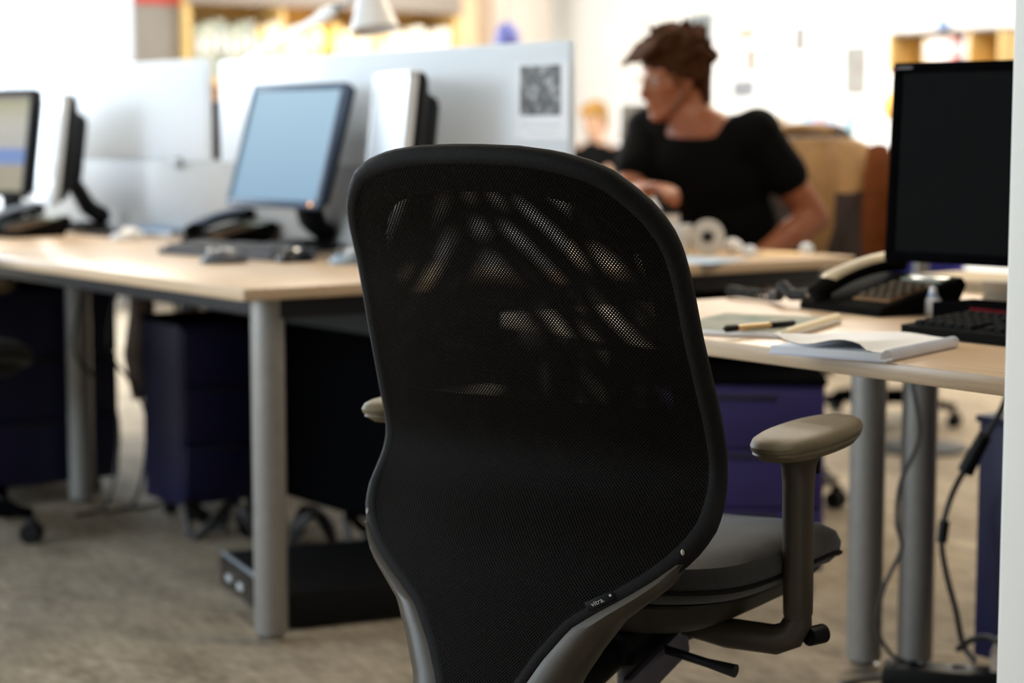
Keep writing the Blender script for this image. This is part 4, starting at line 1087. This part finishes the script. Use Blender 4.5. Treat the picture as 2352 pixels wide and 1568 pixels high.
def build_man():
    root_p = (MC.x, MC.y, 0)
    t = thing('person', 'man in black t-shirt with brown hair and glasses, seated, looking left', 'person', root_p)
    off = Vector(root_p)
    TF = R(200)                                             # chest direction
    f = Vector((math.cos(TF), math.sin(TF), 0)); l = Vector((-f.y, f.x, 0)); up = Vector((0, 0, 1))
    neck = atD(1612, 292, 5.36) - off
    chest = atD(1622, 385, 5.38) - off
    belly = atD(1662, 520, 5.42) - off
    pelvis = Vector((.02, 0, .56))
    shL = atD(1738, 302, 5.27) - off; shR = atD(1490, 300, 5.47) - off
    elL = atD(1868, 500, 5.33) - off; wrL = atD(1742, 596, 5.19) - off
    elR = atD(1436, 468, 5.38) - off; wrR = atD(1478, 438, 5.19) - off
    hc = atD(1546, 172, 5.34) - off
    HF = R(167); H = Matrix.Translation(hc) @ frame(HF, R(9), 0)
    hs = .94
    # ---- skin: head, neck, arms, torso core and legs in one surface
    b = MB()
    P = head_pieces(b, H, hs)
    b.caps(P(-.030, 0, -.045), neck + up * -.02, .052, .060)
    b.caps(P(.0, 0, -.075), neck + f * .03 + up * -.03, .046, .050)
    TM = Matrix.Translation(chest) @ frame(TF, R(14), 0)
    b.ell((0, 0, 0), (.095, .150, .17), TM)
    b.ell((0, 0, 0), (.095, .135, .15), Matrix.Translation(belly) @ frame(TF, R(8), 0))
    b.ell((0, 0, 0), (.11, .150, .11), Matrix.Translation(pelvis) @ frame(TF))
    for s_, e_, w_, r_ in ((shL, elL, wrL, (.056, .044, .043, .030)), (shR, elR, wrR, (.056, .044, .041, .029))):
        b.caps(neck + up * -.03, s_ + up * -.012, .040, r_[0] * .8); b.caps(s_ + up * -.008, e_, r_[0] * .84, r_[1]); b.caps(e_, e_.lerp(w_, .45), r_[2], r_[2] * .98); b.caps(e_.lerp(w_, .3), w_, r_[2] * .95, r_[3])
    hd = (atD(1540, 424, 5.08) - off) - wrR
    hand_pieces(b, wrR, hd, Vector((0, 0, -1)) + l * -.3, .55, 1.0, -1)
    hdL = Vector((-.10, -.02, -.09)); hand_pieces(b, wrL, hdL, Vector((0, 0, -1)), .45, 1.0, 1)
    knees = []
    for s in (1, -1):
        hip = pelvis + l * (s * .09); knee = Vector((0, 0, .53)) + f * .44 + l * (s * .13); ank = Vector((0, 0, .085)) + f * .40 + l * (s * .14); toe = Vector((0, 0, .035)) + f * .56 + l * (s * .17)
        b.caps(hip, knee, .080, .056); b.caps(knee, ank, .054, .036); b.caps(ank, toe, .036, .028)
        knees.append((hip, knee, ank, toe))
    body = remeshed(b, 'body', .0055, 5)
    part('body', body, M_skin, t)
    # ---- black t-shirt
    q = MB()
    q.ell((-.006, 0, -.026), (.118, .178, .178), TM)
    q.ell((0, 0, 0), (.118, .160, .165), Matrix.Translation(belly) @ frame(TF, R(8), 0))
    q.ell((0, 0, .02), (.135, .172, .12), Matrix.Translation(pelvis) @ frame(TF))
    for s_, e_ in ((shL, elL), (shR, elR)):
        q.caps(neck + (s_ - neck) * .16 + up * -.034 + f * -.034, neck + (s_ - neck) * .5 + up * -.022 + f * -.02, .050, .058)
        q.caps(neck + (s_ - neck) * .30 + up * -.014 + f * -.028, s_ + up * -.006 + f * -.008, .050, .064)
        q.caps(neck + (s_ - neck) * .62 + up * -.035 + f * -.010, s_ + up * -.008, .056, .064)
        q.caps(chest + (s_ - chest) * .5, s_, .085, .068)
        q.caps(s_ + up * -.008, s_.lerp(e_, .50), .064, .064)
    part('t_shirt', remeshed(q, 't_shirt', .008, 8), M_shirt, t)
    # ---- jeans and shoes
    q = MB()
    q.ell((0, 0, -.02), (.15, .185, .115), Matrix.Translation(pelvis) @ frame(TF))
    for hip, knee, ank, toe in knees:
        q.caps(hip, knee, .092, .070); q.caps(knee, ank, .068, .056)
    part('jeans', remeshed(q, 'jeans', .010, 6), mat('dark_denim', (.010, .014, .035), .85, 0, .15, 60), t)
    for hip, knee, ank, toe in knees:
        q = MB(); q.caps(ank + up * -.02, ank + up * -.035, .046, .048); q.caps(ank + up * -.04, toe + up * .004, .045, .040); 
        me = remeshed(q, 'shoe', .007, 4)
        for v in me.vertices: v.co.z = max(v.co.z, .002)
        part('shoe', me, M_blackpl, t)
    # ---- tousled hair
    rnd = random.Random(3)
    q = MB()
    S = H @ Matrix.Scale(hs, 4)
    q.ell((-.016, 0, .046), (.106, .090, .086), S)
    q.ell((-.050, 0, .010), (.072, .080, .080), S)
    for k in range(120):
        th = rnd.uniform(-PI, PI); ph_ = rnd.uniform(.05, 1.75)
        dx, dy, dz = math.sin(ph_) * math.cos(th), math.sin(ph_) * math.sin(th), math.cos(ph_)
        if dx > .45 and dz < .42: continue
        if dz < -.05 and dx > -.25: continue
        base = Vector((-.016 + .104 * dx, .090 * dy, .044 + .082 * dz))
        flow = Vector((.55 * (1 if dx > -.1 else -.6), .25 * (1 if dy > 0 else -1), -.35 + .5 * dz)) + Vector((rnd.uniform(-.5, .5), rnd.uniform(-.5, .5), rnd.uniform(-.3, .5)))
        tip = base + Vector((dx, dy, dz)) * .006 + flow.normalized() * rnd.uniform(.02, .034)
        q.caps(S @ base, S @ tip, .015 * hs, .007 * hs, 8)
    for k in range(14):                                  # fringe swept out over the forehead
        y = -.060 + .120 * k / 13 + rnd.uniform(-.004, .004)
        q.caps(S @ Vector((.068, y * .95, .092)), S @ Vector((.118 + rnd.uniform(-.008, .012), y * 1.1, .056 + rnd.uniform(-.008, .012))), .018 * hs, .008 * hs, 8)
    for s in (1, -1):                                   # sideburns, hair over the ear and nape
        for k in range(6):
            q.caps(S @ Vector((.035 - .016 * k, s * .074, .045)), S @ Vector((.026 - .018 * k, s * .083, -.004 - .004 * k)), .013 * hs, .009 * hs, 8)
        for k in range(4):
            q.caps(S @ Vector((-.06 - .012 * k, s * (.062 - .014 * k), .0)), S @ Vector((-.062 - .010 * k, s * (.060 - .014 * k), -.088)), .021 * hs, .014 * hs, 8)
    part('hair', remeshed(q, 'hair', .005, 3), mat('brown_hair', lin((56, 29, 11)), .8, 0, .45, 60, .6, 90, spec=.12), t)
    # ---- stubble beard on the jaw
    q = MB()
    for s in (1, -1):
        q.caps(P(.000, s * .0605, -.045), P(.040, s * .040, -.094), .0150, .0165)
    q.caps(P(.060, -.016, -.108), P(.060, .016, -.108), .0195, .0195)
    part('stubble', remeshed(q, 'stubble', .005, 3), mat('stubble', lin((120, 74, 50)), .8, 0, .3, 120), t)
    # ---- eyes and glasses
    for s in (1, -1):
        part('eye', MB().ell((.0725, s * .031, -.004), (.011, .012, .0095), S), mat('eye_white', (.5, .46, .43), .3, 0, .05, 30), t)
        part('iris', MB().ell((.0815, s * .031, -.004), (.003, .0055, .0055), S), mat('dark_iris', (.02, .012, .008), .2, 0, .1, 30), t)
    g = MB()
    rim_pts = lambda s: [S @ Vector((.096 - .010 * (abs(math.cos(2 * PI * i / 24)) if s * math.cos(2 * PI * i / 24) > 0 else 0), s * .034 + .025 * math.cos(2 * PI * i / 24), -.006 + .020 * math.sin(2 * PI * i / 24))) for i in range(25)]
    M_gl = mat('thin_gold_frame', lin((168, 130, 84)), .3, .7, .05, 40)
    gl = part('glasses', MB().tube(rim_pts(1), .0014, 6), M_gl, t)
    part('rim', MB().tube(rim_pts(-1), .0014, 6), M_gl, gl)
    part('bridge', MB().tube([S @ Vector((.096, -.009, 0)), S @ Vector((.101, 0, .004)), S @ Vector((.096, .009, 0))], .0014, 6), M_gl, gl)
    for s in (1, -1):
        part('temple', MB().tube([S @ Vector((.086, s * .060, 0)), S @ Vector((.060, s * .080, .002)), S @ Vector((-.004, s * .084, .004)), S @ Vector((-.02, s * .082, -.014))], .0018, 6), M_gl, gl)
        part('lens', MB().lathe([(.0235, 0), (.0235, .0012)], 20, M=S @ Matrix.Translation((.0955, s * .034, -.006)) @ Matrix.Rotation(PI / 2, 4, 'Y') @ Matrix.Diagonal((.82, 1.02, 1, 1))), glassy('spectacle_glass', (.3, .3, .3), .96, .2), gl)
    return t
build_man()

# ================================================================== things on the man's desk
def on_desk(px, py): q = at(px, py, .73); return q
p = on_desk(1625, 583)
t = thing('tape_roll', 'white tape roll standing on edge on the man\'s desk', 'tape', (p.x, p.y, .7305), R(228))
rg = []
M_tapew = mat('white_tape', (.62, .61, .58), .5, 0, .05, 30)
def ringprof(ro, ri, w): return [(ro, -w), (ro, w), (ri, w), (ri, -w)]
rings = [[(x, r_ * math.cos(2 * PI * k / 40), r_ * math.sin(2 * PI * k / 40) + .042) for r_, x in ringprof(.042, .017, .014)] for k in range(41)]
part('tape', MB().loft(rings, True, False), M_tapew, t)
rings = [[(x, r_ * math.cos(2 * PI * k / 40), r_ * math.sin(2 * PI * k / 40) + .042) for r_, x in ringprof(.0168, .0125, .015)] for k in range(41)]
part('core', MB().loft(rings, True, False), mat('grey_core', (.25, .25, .24), .6, 0, .05, 30), t)
p = on_desk(1556, 585)
t = thing('paper_cup', 'white cup beside the tape roll on the man\'s desk', 'cup', (p.x, p.y, .7305))
part('cup', MB().lathe([(.024, 0), (.025, .002), (.034, .070), (.035, .074), (.033, .074), (.024, .006)], 28), M_white, t)
part('sleeve', MB().lathe([(.0275, .02), (.0325, .054), (.0335, .054), (.0285, .02)], 28), M_tapew, t)
p = on_desk(1682, 584)
single('crumpled_paper', (lambda mb: remeshed(mb, 'crumpled_paper', .004, 1))(MB().ell((0, 0, .020), (.024, .022, .019)).ell((.012, .008, .026), (.014, .013, .012)).ell((-.012, -.006, .028), (.013, .015, .012)).ell((.006, -.014, .018), (.015, .012, .014))), M_paper, 'small white crumpled paper ball right of the tape roll', 'paper', (p.x, p.y, .7310))
p = on_desk(1522, 570)
t = thing('mug', 'navy and white mug behind the white cup', 'mug', (p.x + .06, p.y + .06, .7305), R(200))
part('bowl', MB().lathe([(.034, 0), (.037, .004), (.038, .09), (.034, .09), (.033, .008)], 28), M_navy, t)
part('band', MB().lathe([(.0385, .055), (.0385, .085), (.0375, .085), (.0375, .055)], 28), M_white, t)
part('handle', MB().tube([(.036, 0, .072), (.060, 0, .066), (.064, 0, .045), (.056, 0, .026), (.036, 0, .02)], .006, 8), M_navy, t)
p = on_desk(1600, 596)
single('blue_sheet', MB().box((0, 0, .001), (.21, .297, .0015)), mat('pale_blue_paper', lin((150, 172, 196)), .7, 0, .04, 10), 'pale blue sheet of paper at the near end of the man\'s desk', 'paper', (p.x - .05, p.y + .02, .7305), R(20))
p = on_desk(1795, 584)
single('yellow_note', MB().box((0, 0, .0015), (.10, .10, .002)), mat('yellow_paper', lin((240, 206, 150)), .7, 0, .04, 10), 'small yellow note beside the man\'s forearm', 'note', (p.x, p.y, .7305), R(33))
for px, py, lab in ((1722, 586, 'small clear glass paperweight on the man\'s desk, left one'), (1852, 580, 'small clear glass paperweight on the man\'s desk, right one')):
    p = on_desk(px, py)
    single('glass_paperweight', MB().lathe([(.016, 0), (.018, .003), (.018, .012), (.012, .021), (.004, .024)], 20), mat('pale_glass', (.70, .78, .86), .08, 0, .03, 20, spec=.8), lab, 'paperweight', (p.x, p.y, .7305))
# brown laptop-like box in front of the man at the panel: his own monitor, seen from the rear
monitor('black monitor of the seated man, rear side against the white panel', (2.86, 4.32, .7305), R(-8), .44, .32, .075, R(4), M_scrpale, M_blackpl, M_blackpl, 'foot', .11)

# jointed desk lamp behind the white panel
b0 = atX(590, 128, 2.80); b1 = atX(775, 18, 2.80)
t = thing('desk_lamp', 'white jointed desk lamp rising above the long white panel', 'lamp', (2.80, b0.y + .10, .7305))
o_ = Vector((2.80, b0.y + .10, .7305))
A_ = b0 - o_; B_ = b1 - o_
J0 = A_ + (A_ - B_) * .35
M_lampw = mat('lamp_white', (.80, .82, .84), .35, 0, .03, 20)
part('base', MB().lathe([(.085, 0), (.085, .012), (.078, .018), (.02, .022)], 36), M_lampw, t)
part('lower_arm', MB().tube([(0, 0, .02), (J0.x, J0.y, J0.z)], .009, 12), M_lampw, t)
part('upper_arm', MB().tube([J0, A_, B_], .0135, 12), M_lampw, t)
part('arm_sleeve', MB().tube([A_.lerp(B_, .80), A_.lerp(B_, .93)], .0175, 12), M_lampw, t)
part('joint', MB().ell(tuple(B_), (.017, .017, .017)), M_steel, t)
sh = atX(855, 22, 2.80) - o_
d_ = Vector((0, -.22, -.98)).normalized()
Rm = Matrix.Translation(sh) @ d_.to_track_quat('Z', 'Y').to_matrix().to_4x4()
part('shade', MB().lathe([(.022, -.06), (.030, -.058), (.040, -.02), (.066, .055), (.064, .055), (.037, -.018), (.02, -.05)], 32, M=Rm), mat('lamp_shade_enamel', (.78, .76, .74), .4, 0, .03, 20), t)
part('shade_link', MB().tube([B_, sh - d_ * .055], .008, 10), M_steel, t)
# violet round object over the panel by the pale column
vp = atD(1165, 75, 9.5)
t = thing('pendant', 'small blue hanging lampshade before the pale column', 'lampshade', (vp.x, vp.y, 0))
part('shade', MB().lathe([(.06, vp.z - .07), (.065, vp.z - .06), (.05, vp.z + .02), (.02, vp.z + .05)], 24), mat('violet_blue', lin((92, 98, 168)), .5, 0, .06, 20), t)
part('cord', MB().tube([(0, 0, vp.z + .05), (0, 0, RZ)], .003, 6), M_cable, t)

# ================================================================== white wall on the right: pictures, shelf, cabinet
def pic(px0, py0, px1, py1, label, cols, sc, seed):
    X = RX1 - .004
    a = atX(px0, (py0 + py1) / 2, X); b = atX(px1, (py0 + py1) / 2, X); zt = atX((px0 + px1) / 2, py0, X).z; zb = atX((px0 + px1) / 2, py1, X).z
    t = thing('wall_picture', label, 'picture', (RX1 - .0015, (a.y + b.y) / 2, zb), 0, 'prints pinned to the white wall')
    W, Hh = abs(a.y - b.y), zt - zb
    part('sheet', MB().box((0, 0, Hh / 2), (.002, W, Hh)), M_paper, t)
    part('image', MB().box((-.0016, 0, Hh / 2), (.0012, W * .9, Hh * .92)), print_mat('print_%d' % int(seed * 10), [tuple(.55 * v for v in c) for c in cols], sc, .6, 3, seed), t)
pic(1575, 28, 1642, 100, 'grey-blue print above the man\'s head', [lin(c) for c in ((150, 165, 172), (200, 206, 208), (110, 130, 140), (225, 225, 225))], 9, 1.1)
pic(1690, 62, 1738, 92, 'small print with orange spots high on the white wall', [lin(c) for c in ((250, 246, 240), (246, 236, 224), (226, 160, 110), (250, 250, 248))], 16, 2.3)
pic(1712, 108, 1738, 168, 'narrow brownish strip print right of the man\'s head', [lin(c) for c in ((190, 170, 150), (214, 200, 190), (150, 150, 160))], 16, 3.1)
pic(1678, 182, 1738, 226, 'small blue and ochre print above the man\'s shoulder', [lin(c) for c in ((150, 170, 200), (214, 206, 190), (120, 140, 170), (235, 235, 235))], 14, 4.7)
pic(1823, 58, 1852, 122, 'narrow grey portrait print on the white wall', [lin(c) for c in ((120, 120, 124), (190, 190, 190), (150, 150, 150))], 14, 5.2)
pic(1936, 100, 1994, 224, 'tall turquoise and grey collage print on the white wall', [lin(c) for c in ((170, 200, 204), (200, 186, 176), (168, 172, 170), (214, 224, 224))], 10, 6.4)

# wall-hung pine tray with magazines
ya = atX(2068, 110, 8.05).y; yb = atX(2330, 110, 8.05).y; zt = atX(2180, 74, 8.05).z; zb = atX(2180, 165, 8.05).z
t = thing('wall_shelf', 'pine wall shelf with magazines above the black monitor', 'shelf', (8.075, yb, zb))
Wd = ya - yb
part('bottom_board', MB().box((0, Wd / 2, .01), (.25, Wd, .02), .002), M_ywood, t)
part('top_board', MB().box((0, Wd / 2, zt - zb + .0), (.25, Wd, .018), .002), mat('grey_brown_board', lin((120, 110, 100)), .6, 0, .06, 10), t)
for yy in (.01, Wd * .28, Wd - .01): part('side_board', MB().box((0, yy, (zt - zb) / 2), (.25, .02, zt - zb - .02), .002), M_ywood, t)
part('back_board', MB().box((.118, Wd / 2, (zt - zb) / 2), (.012, Wd - .03, zt - zb - .02)), M_ywood, t)
mcols = [('white', (236, 232, 228)), ('pale pink', (238, 222, 220)), ('rose', (226, 206, 210)), ('red', (214, 110, 90)), ('dark grey', (80, 76, 92)), ('lilac grey', (200, 192, 206)), ('cream', (240, 226, 196))]
y_ = Wd * .31
for i, (nm, c) in enumerate([mcols[k] for k in (5, 4, 3, 2, 1, 0, 0, 1, 6)]):
    th = .030 if i not in (1, 2) else .036
    t2 = thing('magazine_file', '%s magazine file on the pine wall shelf, %s from the right' % (nm, ORD[i]), 'magazine file', (8.06, yb + y_ + th / 2, zb + .0205), 0, 'magazine files on the wall shelf')
    part('file', MB().box((0, 0, .075), (.18, th * .9, .15 + .012 * (i % 3 == 0)), .002), mat('file_%s' % nm.replace(' ', '_'), lin(c), .6, 0, .05, 10), t2)
    part('spine_label', MB().box((-.0905, 0, .09), (.001, th * .55, .05)), M_paper, t2)
    y_ += th + .002
p = Vector((8.06, yb + Wd * .62, zt + .0095))
single('blue_toy', MB().ell((0, 0, .028), (.03, .045, .028)).ell((-.012, .01, .055), (.014, .016, .014)), mat('toy_blue', lin((110, 150, 206)), .5, 0, .05, 20), 'small blue lump on top of the pine wall shelf', 'ornament', tuple(p))

# low white cabinet below the pictures with bottles and jars on it
c0_ = atX(1760, 330, 7.85).y; c1_ = 5.2
t = thing('low_cabinet', 'low white cabinet along the picture wall', 'cabinet', (7.98, c1_, 0))
Lc = c0_ - c1_; hc_ = atX(1880, 322, 7.85).z
part('carcass', MB().box((0, Lc / 2, hc_ / 2), (.42, Lc, hc_), .004), M_white, t)
for i in range(5):
    d_ = part('door', MB().box((-.217, Lc * (i + .5) / 5, hc_ / 2), (.016, Lc / 5 - .008, hc_ - .06), .003), M_white, t)
    part('handle', MB().box((-.229, Lc * (i + .85) / 5, hc_ * .75), (.010, .012, .12), .002), M_steel, d_)
btl = [(1795, 30, (150, 120, 80), 'amber'), (1812, 22, (120, 110, 90), 'olive'), (1852, 40, (150, 200, 226), 'light blue'), (1868, 34, (190, 196, 224), 'lilac'), (1886, 30, (204, 160, 170), 'pink'), (1904, 26, (140, 180, 230), 'sky blue'), (1922, 24, (186, 196, 220), 'pale violet'), (1952, 40, (120, 170, 190), 'teal')]
for i, (px, hp, c, nm) in enumerate(btl):
    q = atX(px, 318, 7.92); hh = hp * 2.3 / 410 * 1.0
    t2 = thing('bottle', '%s bottle on the low white cabinet below the pictures' % nm, 'bottle', (7.92, q.y, hc_), 0, 'bottles on the low white cabinet')
    part('body', MB().lathe([(.022, 0), (.024, .004), (.024, hh * .62), (.012, hh * .78), (.010, hh * .88)], 18), mat('bottle_' + nm.replace(' ', '_'), lin(c), .25, 0, .06, 15), t2)
    part('cap', MB().lathe([(.012, hh * .87), (.012, hh)], 14), M_white, t2)
# things glimpsed left of the black monitor
q = atX(2050, 245, 7.6)
t = thing('paper_lantern', 'yellow paper lantern hanging left of the black monitor', 'lantern', (7.6, q.y - .04, 0))
part('shade', MB().lathe([(.03, q.z - .085), (.07, q.z - .05), (.085, q.z), (.07, q.z + .05), (.03, q.z + .085)], 24), mat('lantern_yellow', lin((236, 180, 90)), .7, 0, .06, 12), t)
part('cord', MB().tube([(0, 0, q.z + .08), (0, 0, RZ)], .003, 6), M_cable, t)
q = atD(2028, 470, 6.3)
t = thing('side_table', 'small white side table beside the blue chair', 'table', (q.x + .12, q.y - .06, 0))
tz = q.z - .05
part('top', MB().lathe([(.20, tz - .02), (.205, tz - .015), (.205, tz)], 40), M_white, t)
part('stem', MB().lathe([(.022, .02), (.022, tz - .02)], 16), M_steel, t)
part('foot', MB().lathe([(.16, 0), (.16, .012), (.03, .022)], 36), M_rail, t)
t = thing('cream_jar', 'cream jar on the small white side table', 'jar', (q.x + .02, q.y - .02, tz + .0005))
part('pot', MB().lathe([(.04, 0), (.052, .01), (.056, .06), (.05, .09), (.044, .095)], 24), mat('cream_glaze', lin((232, 228, 200)), .3, 0, .05, 20), t)
part('lid', MB().lathe([(.047, .095), (.045, .105), (.012, .112), (.012, .122)], 24), M_white, t)

# far desk in the corner with a dark monitor and a blond person behind it
fd = atD(1420, 420, 11.6)
t = thing('desk', 'white-topped desk in the far corner beyond the man', 'desk', (fd.x - .45, fd.y - .35, 0))
part('top', MB().box((.5, .35, .7175), (1.0, .8, .025), .003), M_white, t)
for lx in (.06, .94):
    for ly in (0, .7): part('leg', MB().lathe([(.025, 0), (.025, .704)], 16, M=Matrix.Translation((lx, ly, 0))), M_steel, t)
q = atD(1445, 330, 11.75)
monitor('dark grey screen on the far desk left of the man\'s chin', (q.x + .06, q.y - .02, .7305), R(198), .30, .27, q.z - .73 - .015, R(4), mat('dull_screen', lin((78, 72, 62)), .5, 0, .06, 10), M_silver, M_silver, 'foot', .10)
def far_person():
    q = atD(1366, 285, 12.3)
    base = Vector((q.x, q.y, 0))
    t = thing('person', 'blond person in black top in the far corner, chin on hand', 'person', tuple(base))
    H = Matrix.Translation((0, 0, q.z + .03)) @ frame(R(205), R(10), 0)
    b = MB(); P = head_pieces(b, H, .90)
    f = Vector((math.cos(R(215)), math.sin(R(215)), 0)); l = Vector((-f.y, f.x, 0)); up = Vector((0, 0, 1))
    nk = Vector((0, 0, q.z - .14)) - f * .03
    b.caps(P(-.03, 0, -.045), nk, .046, .052)
    b.ell((0, 0, q.z - .36), (.11, .14, .17)); b.ell((0, 0, q.z - .50), (.12, .15, .14))
    pel = Vector((0, 0, .52))
    arms = []
    for s in (1, -1):
        sh_ = nk + l * (s * .16) - up * .05; el = nk + l * (s * .17) + f * .20 - up * .27; wr = P(.05, s * .05, -.17) if s == 1 else nk + f * .32 + l * (s * .05) - up * .25
        b.caps(nk, sh_, .045, .048); b.caps(sh_, el, .044, .036); b.caps(el, wr, .034, .025); arms.append((sh_, el))
        hand_pieces(b, wr, (up if s == 1 else f), (-f if s == 1 else -up), .9, .9, s)
        hip = pel + l * (s * .09); kn = pel + f * .42 + l * (s * .12); an = Vector((0, 0, .06)) + f * .38 + l * (s * .12)
        b.caps(hip, kn, .075, .052); b.caps(kn, an, .05, .036); b.caps(an, an + f * .14 - up * .025, .034, .028)
    b.ell((0, 0, .56), (.13, .17, .12))
    part('body', remeshed(b, 'body', .009, 4), mat('fair_skin', lin((200, 158, 130)), .5, 0, .06, 30), t)
    k = MB(); k.ell((0, 0, q.z - .29), (.135, .175, .185)); k.ell((0, 0, q.z - .52), (.135, .165, .15)); k.ell((0, 0, .58), (.15, .185, .12))
    for sh_, el in arms: k.caps(nk - up * .05, sh_, .055, .058); k.caps(sh_, sh_.lerp(el, .8), .055, .046)
    part('top', remeshed(k, 'top', .012, 5), M_shirt, t)
    k = MB()
    for s in (1, -1):
        hip = pel + l * (s * .09); kn = pel + f * .42 + l * (s * .12); an = Vector((0, 0, .09)) + f * .38 + l * (s * .12)
        k.caps(hip, kn, .085, .062); k.caps(kn, an, .060, .048)
    part('trousers', remeshed(k, 'trousers', .012, 4), M_navy, t)
    k = MB(); S = H @ Matrix.Scale(.90, 4)
    k.ell((-.018, 0, .046), (.105, .088, .088), S); k.ell((-.055, 0, -.02), (.065, .080, .10), S)
    for i in range(10): k.caps(S @ Vector((.06, -.06 + .012 * i, .09)), S @ Vector((.09, -.07 + .014 * i, .05)), .016, .008, 8)
    part('hair', remeshed(k, 'hair', .008, 3), mat('blond_hair', lin((160, 118, 50)), .6, 0, .25, 50, .5, 90), t)
    for s in (1, -1): part('eye', MB().ell((.0735, s * .031, -.004), (.011, .012, .009), S), MATS['dark_iris'], t)
    st = thing('stool', 'round stool under the blond person in the far corner', 'stool', tuple(base))
    part('seat', MB().lathe([(.17, .40), (.18, .41), (.18, .435), (.165, .44)], 32), M_greypl, st)
    for i in range(4):
        a = PI / 2 * i + .4; part('leg', MB().tube([(.12 * math.cos(a), .12 * math.sin(a), .40), (.19 * math.cos(a), .19 * math.sin(a), .004)], .013, 10), M_steel, st)
far_person()
